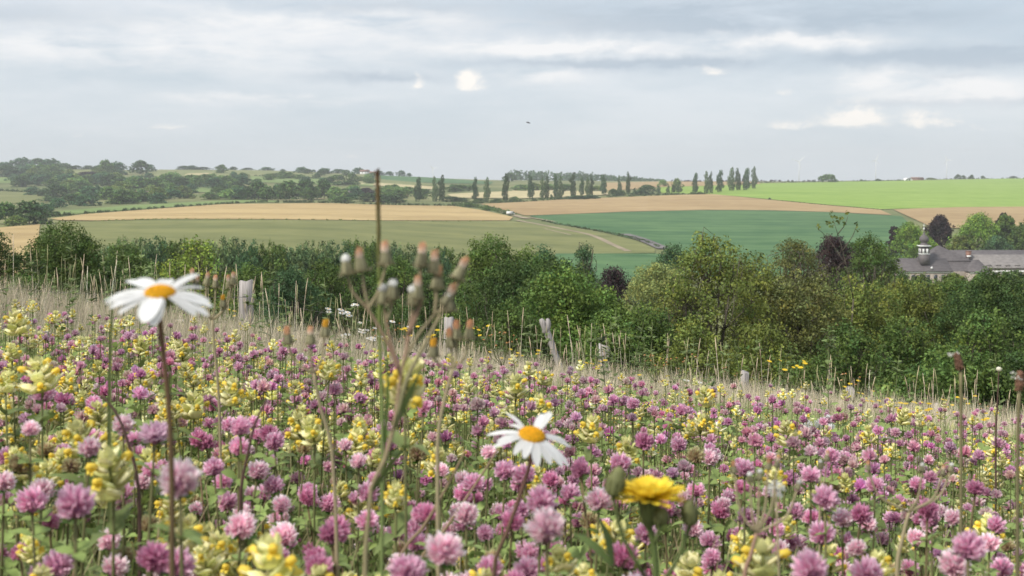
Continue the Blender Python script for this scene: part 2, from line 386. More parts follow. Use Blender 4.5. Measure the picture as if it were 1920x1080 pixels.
def drape(name, top, bot, mat, nx=70, ny=24, lift=.4, dmin=250):
    top = np.array(top, float); bot = np.array(bot, float)
    t = np.linspace(0, 1, nx)
    px0, px1 = top[0, 0], top[-1, 0]; bx0, bx1 = bot[0, 0], bot[-1, 0]
    tx = px0 + (px1-px0)*t; ty = np.interp(tx, top[:, 0], top[:, 1])
    bx = bx0 + (bx1-bx0)*t; by = np.interp(bx, bot[:, 0], bot[:, 1])
    V = []
    for k in np.linspace(0, 1, ny):
        for i in range(nx):
            V.append(hit(bx[i]*(1-k) + tx[i]*k, by[i]*(1-k) + ty[i]*k, dmin))
    V = np.array(V).reshape(ny, nx, 3)
    mb = MB(); grid_mesh(V[..., 0], V[..., 1], V[..., 2] + lift, mb)
    return tag(mb.obj(name, mat, smooth=True), kind='structure')
def band(name, pts, half, mat, lift=.5, dmin=250):
    """a strip on the ground that follows a line of sight points, half width in metres"""
    c = np.array([hit(*p, dmin) for p in pts]); c = smooth_path(c, 8*len(pts))
    tg = np.gradient(c[:, :2], axis=0); tg /= np.linalg.norm(tg, axis=1)[:, None] + 1e-9
    nrm = np.stack([-tg[:, 1], tg[:, 0]], -1)
    xs = np.stack([c[:, 0] + k*half*nrm[:, 0] for k in (-1, 0, 1)], -1); ys = np.stack([c[:, 1] + k*half*nrm[:, 1] for k in (-1, 0, 1)], -1)
    mb = MB(); grid_mesh(xs, ys, H(xs, ys) + lift, mb)
    return tag(mb.obj(name, mat), kind='structure')
drape('bright_green_field', [(1232, 351), (1330, 346), (1440, 344), (1560, 341.5), (1700, 339), (1920, 334.5), (2150, 334)],
      [(1240, 362), (1340, 365), (1440, 374), (1550, 384.5), (1650, 393), (1720, 391.5), (1800, 389), (1920, 388), (2150, 388)], F['bright'], 90, 30)
drape('brown_field', [(900, 383), (960, 380.5), (1060, 374.5), (1160, 370.5), (1260, 366.5), (1335, 364.5), (1440, 375), (1550, 385.5), (1650, 394)],
      [(985, 405), (1060, 402.5), (1180, 397.5), (1320, 394.5), (1440, 395), (1560, 398.5), (1672, 404)], F['tan2'])
drape('dark_green_field', [(992, 405.5), (1060, 403), (1180, 398), (1320, 395), (1440, 395.5), (1560, 399), (1690, 406)],
      [(1040, 420), (1120, 433), (1200, 452), (1260, 470), (1300, 520), (1440, 520), (1600, 515), (1760, 470)], F['dgreen'])
drape('soil_field', [(1675, 394), (1720, 392), (1800, 389.5), (1920, 388.5), (2150, 388.5)], [(1740, 424), (1800, 430), (1920, 440), (2150, 440)], F['tan2'], lift=.55)
drape('golden_field', [(95, 411), (160, 402.5), (300, 392), (420, 383.5), (600, 381.5), (740, 385.5), (850, 387), (905, 395), (962, 408)],
      [(110, 414), (180, 415), (300, 411.5), (480, 412), (720, 414.5), (955, 414.5)], F['tan'])
drape('meadow_field', [(108, 418), (170, 416.5), (300, 412.5), (480, 413), (720, 415.5), (955, 415.5), (1000, 420), (1100, 434), (1180, 450), (1228, 468)],
      [(60, 560), (400, 570), (880, 570), (1000, 560), (1040, 478), (1228, 476)], F['olive'], 70, 40, dmin=180)
drape('lower_green_field', [(1000, 477), (1228, 477), (1270, 480)], [(960, 570), (1240, 575), (1290, 575)], F['dgreen'], dmin=200)
drape('strip_field', [(85, 399), (240, 386), (440, 375.5), (520, 376.5)], [(85, 407.5), (160, 400.5), (300, 390.5), (420, 382), (520, 379.5)], F['lgreen'], ny=8)
drape('yellow_field', [(-200, 432), (0, 428), (75, 422)], [(-260, 560), (0, 560), (60, 560)], F['tan'], ny=10)
drape('olive_hill_field', [(-200, 356), (0, 359), (50, 361), (110, 374)], [(-200, 384), (0, 383), (60, 382), (112, 378)], F['olive'], ny=10)
for k, (tp, bt, m) in enumerate([
        ([(-60, 332), (40, 334), (52, 342)], [(-60, 345), (20, 344), (52, 343)], 'lgreen'),
        ([(110, 314), (185, 316)], [(114, 330), (160, 331)], 'hill'), ([(300, 317), (420, 316), (600, 325)], [(262, 332), (420, 331), (600, 334)], 'hill'),
        ([(352, 326), (402, 325)], [(340, 331), (395, 331)], 'pale'), ([(270, 351), (445, 354)], [(275, 361), (440, 362)], 'lgreen'),
        ([(470, 331), (600, 334), (700, 345)], [(470, 342), (560, 345), (700, 350)], 'lgreen'), ([(610, 337), (820, 351)], [(600, 341), (810, 356)], 'pale'),
        ([(712, 329.5), (800, 333), (925, 342)], [(715, 338), (790, 343), (920, 346)], 'dgreen'), ([(640, 332), (720, 337), (830, 347)], [(640, 340), (740, 347), (830, 350)], 'hill'),
        ([(838, 365), (960, 359), (1060, 357)], [(850, 372), (960, 373), (1060, 370)], 'pale'), ([(960, 358), (1140, 360)], [(960, 374), (1140, 366)], 'pale'),
        ([(1130, 343.5), (1250, 341), (1425, 341)], [(1140, 359), (1230, 352), (1425, 346)], 'tan2'),
        ([(255, 364), (312, 362)], [(258, 370), (312, 370)], 'bare'), ([(392, 366), (412, 358)], [(398, 370), (415, 362)], 'bare'), ([(20, 312), (90, 316)], [(20, 318), (90, 320)], 'hill')]):
    drape('hill_field', tp, bt, F[m], 24, 7, lift=.7)
for pts, hw, m in [([(968, 414), (1040, 428), (1110, 443), (1150, 461), (1178, 473)], 1.5, 'track'), ([(1098, 439), (1130, 450), (1165, 469)], 1., 'track'),
                   ([(935, 396), (962, 404), (988, 411)], 2.5, 'track'), ([(990, 408), (1040, 417)], 1.2, 'track'), ([(1020, 430), (1070, 442)], .8, 'track')]:
    band('farm_track', pts, hw, F[m])
band('country_road', [(1170, 440), (1200, 449), (1225, 459), (1245, 468)], 3, F['road'])
band('field_path', [(500, 377), (560, 376), (615, 373)], 3, F['pale'], .9)

# ------------------------------------------------------------------ leaf clouds, trees
def leaf_quads(rg, C0, out, size, col, jit=.18):
    n = len(C0)
    nr = unit(unit(rg.normal(size=(n, 3))) + out*.8 + np.array([0, 0, .25]))
    t = unit(np.cross(nr, rg.normal(size=(n, 3)))); b = np.cross(nr, t)
    s = size*(.65 + .7*rg.random(n))[:, None]
    V = np.stack([C0 - t*s*.55, C0 + b*s*.32 + nr*s*.06, C0 + t*s*.55 - nr*s*.1, C0 - b*s*.32 + nr*s*.06], 1)
    Q = np.arange(n*4).reshape(n, 4)
    return V.reshape(-1, 3), Q, np.repeat(col, 4, axis=0)
def foliage(rg, blobs, ncl, per, crad, size, col, mb=None, shell=(.5, 1.03), cj=.22, lowcut=-.75, hue=.12):
    """leaves in clusters spread through the skins of the given ellipsoids"""
    mb = mb or MB(); col = np.asarray(col, float)
    area = np.array([(b[3]*b[4] + b[3]*b[5] + b[4]*b[5]) for b in blobs]); cnt = rg.multinomial(ncl, area/area.sum())
    for b, k in zip(blobs, cnt):
        if not k: continue
        d = unit(rg.normal(size=(k*2, 3))); d = d[d[:, 2] > lowcut][:k]; k = len(d)
        rr = shell[0] + (shell[1]-shell[0])*rg.random(k)**.6
        cen = np.array(b[:3]) + d*np.array(b[3:6])*rr[:, None]
        f = 1 + cj*rg.normal(size=(k, 1)); f = np.clip(f, .5, 1.6)
        hs = 1 + hue*rg.normal(size=(k, 1))*np.array([[1, .25, -.4]])
        n = k*per
        off = rg.normal(size=(n, 3)); off = unit(off)*(rg.random((n, 1))**.45)*crad
        C0 = np.repeat(cen, per, axis=0) + off
        cc = np.repeat(np.clip(col*f*hs, .008, .9), per, axis=0)*(1 + .2*rg.normal(size=(n, 1))).clip(.5, 1.6)
        V, Q, C = leaf_quads(rg, C0, np.repeat(d, per, axis=0)*.7 + unit(off)*.5, size, cc)
        mb.add(V, Q, None, C)
    return mb
def limbs(rg, h, blobs, r0, base=0., twigs=0):
    mb = MB(); c = (.09, .075, .06)
    top = np.array([0.15*rg.normal()*r0*4, .1*rg.normal()*r0*4, h*.72])
    tr = smooth_path([(0, 0, base-.3), (r0*.5*rg.normal(), r0*.5*rg.normal(), h*.3), tuple(top*.7), tuple(top)], 9)
    mb.tube(tr, np.linspace(r0, r0*.18, 9), c, 8)
    for b in blobs:
        p1 = np.array(b[:3]); k = int(np.clip(rg.integers(2, 6), 0, 7)); p0 = tr[k]
        if p1[2] < p0[2]: p0 = tr[1]
        pm = (p0 + p1)/2 + np.array([0, 0, -.08*h*rg.random()])
        pt = smooth_path([p0, pm, p1], 6); mb.tube(pt, np.linspace(r0*.4, r0*.08, 6), c, 5)
        for _ in range(3 + twigs):
            d = unit(rg.normal(size=3) + np.array([0, 0, .6])); e = p1 + d*np.array(b[3:6])*.85
            mb.tube(smooth_path([pt[4], (pt[4]+e)/2 + rg.normal(size=3)*.04*h, e], 4), np.linspace(r0*.12, r0*.03, 4), c, 4)
    return mb
def crown_blobs(rg, h, r, kind):
    B = []
    if kind == 'poplar':
        for z in np.linspace(.1, .94, 9):
            q = r*(.5 + .55*math.sin(math.pi*min(1, (z*1.05)**.8)))*(.9 + .2*rg.random())
            B.append((r*.18*rg.normal(), r*.18*rg.normal(), h*z, q, q, h*.11))
    elif kind == 'cone':
        for z in np.linspace(.5, .95, 9):
            q = r*(1.25 - z)*1.3
            B.append((r*.1*rg.normal(), r*.1*rg.normal(), h*z, q, q, h*.05)); B.append((r*.3*rg.normal(), r*.3*rg.normal(), h*z, q*.8, q*.8, h*.04))
    else:
        # a domed crown: blobs sit inside an envelope that closes in a half ellipse at the top
        lo, dome, lum = {'round': (.3, 1., .9), 'bush': (.1, 1., 1.), 'tall': (.08, 1.9, .85), 'open': (.12, 1.5, 1.)}[kind]
        dome_h = min(dome*r, h*(1-lo)*.75); Lc = h*(1-lo)
        n = int(9 + min(16, 6*Lc/r/1.6))
        for i in range(n):
            s_ = Lc*(i/n)**1.45
            q = r*(.30 + .2*rg.random())*(.72 if kind == 'open' else 1)
            e = r*lum*(math.sqrt(max(0, 1-(1-min(1, s_/dome_h))**2)) if s_ < dome_h else 1-.18*rg.random())
            a = i*2.4 + rg.random()*.9; d = max(0, e - q*.55)*(.6 + .45*rg.random())
            B.append((d*math.cos(a), d*math.sin(a), h - s_ - q*1.0 - .04*r, q, q, q*(.8 + .25*rg.random())))
        B.append((0, 0, h-Lc*.55, r*.6, r*.6, Lc*.42))
    return B
GREENS = dict(dark=(.042, .066, .022), mid=(.066, .098, .028), bright=(.082, .122, .033), olive=(.105, .122, .034), willow=(.19, .21, .085), grey=(.085, .118, .058),
              brown=(.09, .094, .036), purple=(.028, .016, .021), yellow=(.15, .19, .045), blue=(.048, .085, .042), pale=(.125, .165, .055), chest=(.12, .18, .035))
GREENS = {k: tuple(np.array(v)*np.array([1.55, 1.65, 1.35])) for k, v in GREENS.items()}
def tree_at(name, label, cat, px, top, d, r, kind, colour, group=None, leaf=.085, dens=1., seed=0, cj=.22, ytop_extra=0, twigs=2, spread=1.):
    rg = np.random.default_rng(1000 + seed)
    g0 = G(px, d); h = -(top - HY)/FPX*d - g0.z
    t = thing(name, label, cat, g0, group)
    B = crown_blobs(rg, h, r, kind)
    area = 12.6*sum((b[3]*b[4]) for b in B)
    per = 34; ncl = int(dens*area*.62/(leaf*leaf*.35)/per*.42)
    ncl = int(min(ncl*1.7, 3800))
    foliage(rg, B, ncl, per, max(.17, leaf*3.2)*spread, leaf, GREENS[colour], cj=cj).obj('crown', M_CROWN, t)
    limbs(rg, h, B, max(.06, h*.016), twigs=twigs).obj('trunk', M_BARK, t, True)
    return t
k = 0
for px, top, d, r, kind, c, name, cat, lab in [
    (-30, 425, 46, 1.7, 'bush', 'dark', 'hawthorn_tree', 'tree', 'dark bushy tree cut off by the edge beside the yellow field'),
    (122, 406, 50, 2.6, 'bush', 'mid', 'hawthorn_tree', 'tree', 'broad dark hawthorn rising in front of the golden field'),
    (235, 452, 75, 2.2, 'bush', 'mid', 'broadleaf_tree', 'tree', 'low mid green tree beside the broad dark hawthorn'),
    (368, 440, 30, .95, 'open', 'yellow', 'broadleaf_tree', 'tree', 'light yellow green sapling in front of the dark plantation'),
    (300, 490, 40, 1.3, 'bush', 'mid', 'shrub', 'shrub', 'leafy green shrub behind the larger daisy'),
    (195, 500, 34, 1.2, 'bush', 'dark', 'shrub', 'shrub', 'dark shrub at the foot of the broad hawthorn'),
    (60, 505, 36, 1.2, 'bush', 'mid', 'shrub', 'shrub', 'green shrub above the dry grass by the edge'),
    (470, 492, 62, 1.8, 'bush', 'mid', 'broadleaf_tree', 'tree', 'mid green tree above the tallest weathered fence post'),
    (545, 500, 56, 1.6, 'bush', 'blue', 'broadleaf_tree', 'tree', 'bluish green bush in front of the plantation'),
    (610, 488, 60, 1.7, 'bush', 'mid', 'broadleaf_tree', 'tree', 'green rounded tree behind the hawksbeard heads'),
    (675, 470, 64, 1.5, 'bush', 'bright', 'broadleaf_tree', 'tree', 'bright green bush behind the tall grass spike'),
    (745, 480, 58, 1.6, 'bush', 'mid', 'broadleaf_tree', 'tree', 'green bush between the grass spike and the dark oak'),
    (820, 505, 52, 1.6, 'bush', 'dark', 'broadleaf_tree', 'tree', 'dark bush beside the dark oak'),
    (918, 437, 50, 1.7, 'tall', 'mid', 'oak_tree', 'tree', 'tall dark green tree in the middle of the thicket'),
    (965, 480, 46, 1.9, 'bush', 'dark', 'oak_tree', 'tree', 'dark tree just beside the tall middle one'),
    (1015, 458, 66, 1.1, 'tall', 'blue', 'broadleaf_tree', 'tree', 'slender brownish topped tree behind the bright maple'),
    (1062, 492, 33, 1.5, 'bush', 'bright', 'maple_tree', 'tree', 'dense bright green maple behind the leaning fence post'),
    (1140, 590, 30, .9, 'bush', 'bright', 'shrub', 'shrub', 'green shrub under the bright maple near the fence'),
    (960, 560, 31, 1.1, 'bush', 'mid', 'shrub', 'shrub', 'shrub behind the second fence post'),
    (990, 462, 50, 1.6, 'bush', 'mid', 'oak_tree', 'tree', 'mid green crown filling the gap beside the tall middle tree'), (1045, 475, 44, 1.5, 'bush', 'dark', 'broadleaf_tree', 'tree', 'dark crown just behind the dense bright maple'), (1120, 530, 36, 1.2, 'round', 'bright', 'maple_tree', 'tree', 'lower bright maple crown below the purple beech'),
    (1098, 456, 92, 1.0, 'cone', 'blue', 'cypress_tree', 'tree', 'small dark pointed tree before the lower green field'),
    (1152, 502, 105, 2.0, 'round', 'purple', 'copper_beech', 'tree', 'dark purple beech showing beside the pale willow'),
    (1232, 487, 100, 3.0, 'bush', 'willow', 'willow_tree', 'tree', 'pale grey green willow below the lower green field'),
    (1262, 458, 130, 2.1, 'bush', 'blue', 'broadleaf_tree', 'tree', 'dark round tree at the end of the country road'),
    (1330, 428, 35, 1.55, 'open', 'olive', 'field_maple', 'tree', 'tall olive maple with a ragged pointed top'),
    (1280, 520, 34, 1.0, 'open', 'olive', 'field_maple', 'tree', 'lower olive maple beside the pale willow'),
    (1400, 462, 38, 1.7, 'open', 'olive', 'field_maple', 'tree', 'olive tree just behind the ragged pointed maple'),
    (1490, 440, 52, 1.9, 'open', 'brown', 'broadleaf_tree', 'tree', 'brownish green tree with a rusty top'),
    (1564, 438, 118, 2.0, 'round', 'purple', 'copper_beech', 'tree', 'purple beech behind the bare twigs'),
    (1500, 500, 37, 2.2, 'open', 'brown', 'broadleaf_tree', 'tree', 'wide brownish tree in the middle of the thicket below the abbey'),
    (1630, 441, 72, 1.6, 'bush', 'mid', 'broadleaf_tree', 'tree', 'green tree before the abbey roof end'),
    (1610, 515, 40, 2.2, 'open', 'olive', 'broadleaf_tree', 'tree', 'olive grey tree under the copper beech'),
    (1715, 515, 48, 2.0, 'bush', 'olive', 'broadleaf_tree', 'tree', 'olive tree directly below the bell tower'),
    (1790, 512, 56, 2.0, 'bush', 'mid', 'broadleaf_tree', 'tree', 'light topped tree below the pyramid roof'),
    (1872, 500, 46, 2.3, 'bush', 'dark', 'broadleaf_tree', 'tree', 'big dark tree covering the end of the long roof'),
    (1845, 570, 30, 1.15, 'open', 'mid', 'broadleaf_tree', 'tree', 'fresh green tree in front of the big dark one'),
    (1950, 530, 38, 1.8, 'bush', 'dark', 'broadleaf_tree', 'tree', 'dark tree cut by the picture edge'),
    (1700, 590, 31, 1.4, 'open', 'mid', 'broadleaf_tree', 'tree', 'mid green tree with hanging branches above the plantains'),
    (1590, 600, 29, 1.4, 'open', 'mid', 'broadleaf_tree', 'tree', 'green leafy tree behind the lichened fence post'),
    (1430, 600, 29, 1.5, 'open', 'olive', 'shrub', 'shrub', 'olive shrub behind the square topped post'),
    (1300, 600, 28, 1.3, 'open', 'olive', 'shrub', 'shrub', 'olive shrub under the ragged maple'),
    (1215, 570, 32, .95, 'bush', 'mid', 'shrub', 'shrub', 'green shrub between bright maple and olive maple'),
    (1790, 640, 26, 1.2, 'bush', 'mid', 'shrub', 'shrub', 'low shrub behind the taller plantain spike'),
    (1920, 650, 26, 1.3, 'bush', 'dark', 'shrub', 'shrub', 'dark low shrub by the picture edge'),
    (1655, 715, 21, .55, 'open', 'pale', 'shrub', 'shrub', 'small pale bush growing against the fence'),
    (1500, 670, 25, 1.1, 'open', 'mid', 'shrub', 'shrub', 'dark skirt of leaves behind the yellow hawksbeard'),
    (1700, 690, 24, 1.1, 'bush', 'mid', 'shrub', 'shrub', 'low green shrub behind the small pale bush')]:
    k += 1
    lf = .066 if d < 32 else .078 if d < 60 else .0013*d + .016
    tree_at(name, lab, cat, px, top - (4 if d > 31 else 0), d, r*1.3, kind, c, 'trees and shrubs along the hillside thicket', lf, 1. if kind != 'open' else .8, k, twigs=5 if kind == 'open' else 2)
# bare twigs that stick out of the thicket
t = thing('dead_sapling', 'thin bare sapling with a few leaves poking above the thicket', 'sapling', G(1568, 38))
mb = MB(); g0 = G(1568, 38)
for pts in [[(1600, 560), (1580, 470), (1560, 405)], [(1580, 470), (1600, 440), (1605, 425)], [(1588, 500), (1555, 450), (1530, 425)], [(1570, 440), (1585, 420), (1590, 405)]]:
    mb.tube(smooth_path([P(a, b, 38) - g0 for a, b in pts], 7), np.linspace(.018, .006, 7), (.1, .08, .06), 5)
mb.tube([(0, 0, -.2), tuple(P(1600, 560, 38) - g0)], [.022, .018], (.1, .08, .06), 6)
mb.obj('stem', M_BARK, t, True)
rg = np.random.default_rng(5)
foliage(rg, [tuple(P(a, b, 38) - g0) + (.15, .15, .15) for a, b in [(1562, 406), (1560, 420), (1605, 426), (1532, 424), (1590, 404), (1575, 415)]], 14, 6, .08, .1, GREENS['olive']).obj('foliage', M_CROWN, t)

# ------------------------------------------------------------------ plantation of poplars in the valley
def shared_tree(kind, colour, seed, h=1., r=.5, ncl=90, per=14, crad=.06, leaf=.05):
    rg = np.random.default_rng(seed); B = crown_blobs(rg, h, r, kind)
    cm = foliage(rg, B, ncl, per, crad, leaf, GREENS[colour], cj=.25).mesh('crown', M_CROWN)
    tm_ = limbs(rg, h, B[:5], .02).mesh('trunk', M_BARK, True)
    return cm, tm_
def put_tree(var, name, label, cat, loc, h, w, group, rz):
    t = thing(name, label, cat, loc, group, rz)
    for nm, me in zip(('crown', 'trunk'), var):
        o = link(nm, me, t); o.scale = (w, w, h)
    return t
pv_ = [shared_tree('tall', c, 40+i, 1, .5, 900, 20, .035, .021) for i, c in enumerate(['grey', 'grey', 'blue', 'mid'])]
tops = lambda px: np.interp(px, [150, 230, 330, 480, 620, 700, 800, 870, 900], [450, 442, 440, 445, 443, 445, 450, 463, 476])
ordn = ['first', 'second', 'third', 'fourth', 'fifth', 'sixth', 'seventh', 'eighth', 'ninth', 'tenth', 'eleventh', 'twelfth', 'thirteenth', 'fourteenth', 'fifteenth', 'sixteenth',
        'seventeenth', 'eighteenth', 'nineteenth', 'twentieth']
for row, d in enumerate((150, 164)):
    for i, px in enumerate(np.linspace(205 + 22*row, 868 + 8*row, 16)):
        d2 = d + rng.normal()*2; g0 = G(px, d2); top = tops(px) + rng.normal()*3.5
        h = -(top - HY)/FPX*d2 - g0.z
        put_tree(pv_[(i + row) % 4], 'plantation_tree', f'grey green plantation tree below the meadow field, {ordn[i]} from the left in the {"front" if row == 0 else "rear"} row', 'tree', g0, h, 8.2 + rng.random(), 'plantation trees in the valley', rng.random()*6.28)

# ------------------------------------------------------------------ far poplars and hill trees
POP = [shared_tree('poplar', c, 60+i, 1, .5, 430, 14, .045, .05) for i, c in enumerate(['blue', 'grey', 'dark'])]
PL = [(784, 378, 45, 14), (815, 378, 45, 12), (829, 377, 47, 13), (891, 378, 45, 10), (913, 379, 45, 12), (949, 378, 51, 13), (995, 374, 45, 12), (1017, 374, 40, 9), (1026, 373, 40, 10),
      (1042, 373, 45, 10), (1051, 374, 42, 12), (1075, 371, 46, 12), (1091, 368, 36, 9), (1102, 371, 38, 9), (1109, 370, 38, 8), (1131, 366, 38, 12), (1161, 363, 31, 8), (1178, 364, 41, 9),
      (1304, 363, 38, 11), (1325, 363, 40, 11), (1333, 362, 39, 8), (1350, 361, 41, 13), (1372, 358, 42, 14), (1383, 357, 40, 11), (1400, 357, 41, 14), (1414, 354, 40, 11)]
for i, (px, by, hp, wp) in enumerate(PL):
    x, y, z = hit(px, by); s = y/FPX
    lab = (f'tall narrow poplar, {ordn[i]} from the left in the row above the brown field' if i < 18 else f'tall poplar, {ordn[i-18]} from the left beside the bright green field')
    put_tree(POP[i % 3], 'poplar_tree', lab, 'poplar', (x, y, z - .3), hp*s, wp*s*1.0, 'poplars along the far fields', rng.random()*6)
for i, (px, by, hp, wp) in enumerate([(1235, 362.5, 15, 6), (1253, 362, 15, 6), (1262, 361.5, 15, 7), (1271, 361, 14, 6), (1276, 361, 13, 5), (1190, 364, 12, 5), (1034, 374, 10, 5)]):
    x, y, z = hit(px, by); s = y/FPX
    put_tree(POP[i % 3], 'young_poplar', f'short young poplar, {ordn[i]} listed along the hedge between the two poplar rows' if i < 5 else ('short young poplar beside the dark round bush' if i == 5 else 'very short young poplar among the tall row'), 'poplar', (x, y, z - .3), hp*s, wp*s*1.2, 'young poplars at the field edge', rng.random()*6)
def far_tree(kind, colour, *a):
    old = GREENS[colour]; GREENS[colour] = tuple(np.array(old)*np.array([1.1, 1.25, 1.35]) if colour != 'purple' else old)  # distance haze put into the leaf colours: lighter and shifted towards blue
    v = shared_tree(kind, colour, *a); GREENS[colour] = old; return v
RT = {c: [far_tree('bush' if j else 'round', c, 80+13*i+j, 1, .5, 260, 14, .06, .062) for j in range(2)] for i, c in enumerate(['dark', 'mid', 'blue', 'pale', 'purple', 'chest', 'olive'])}
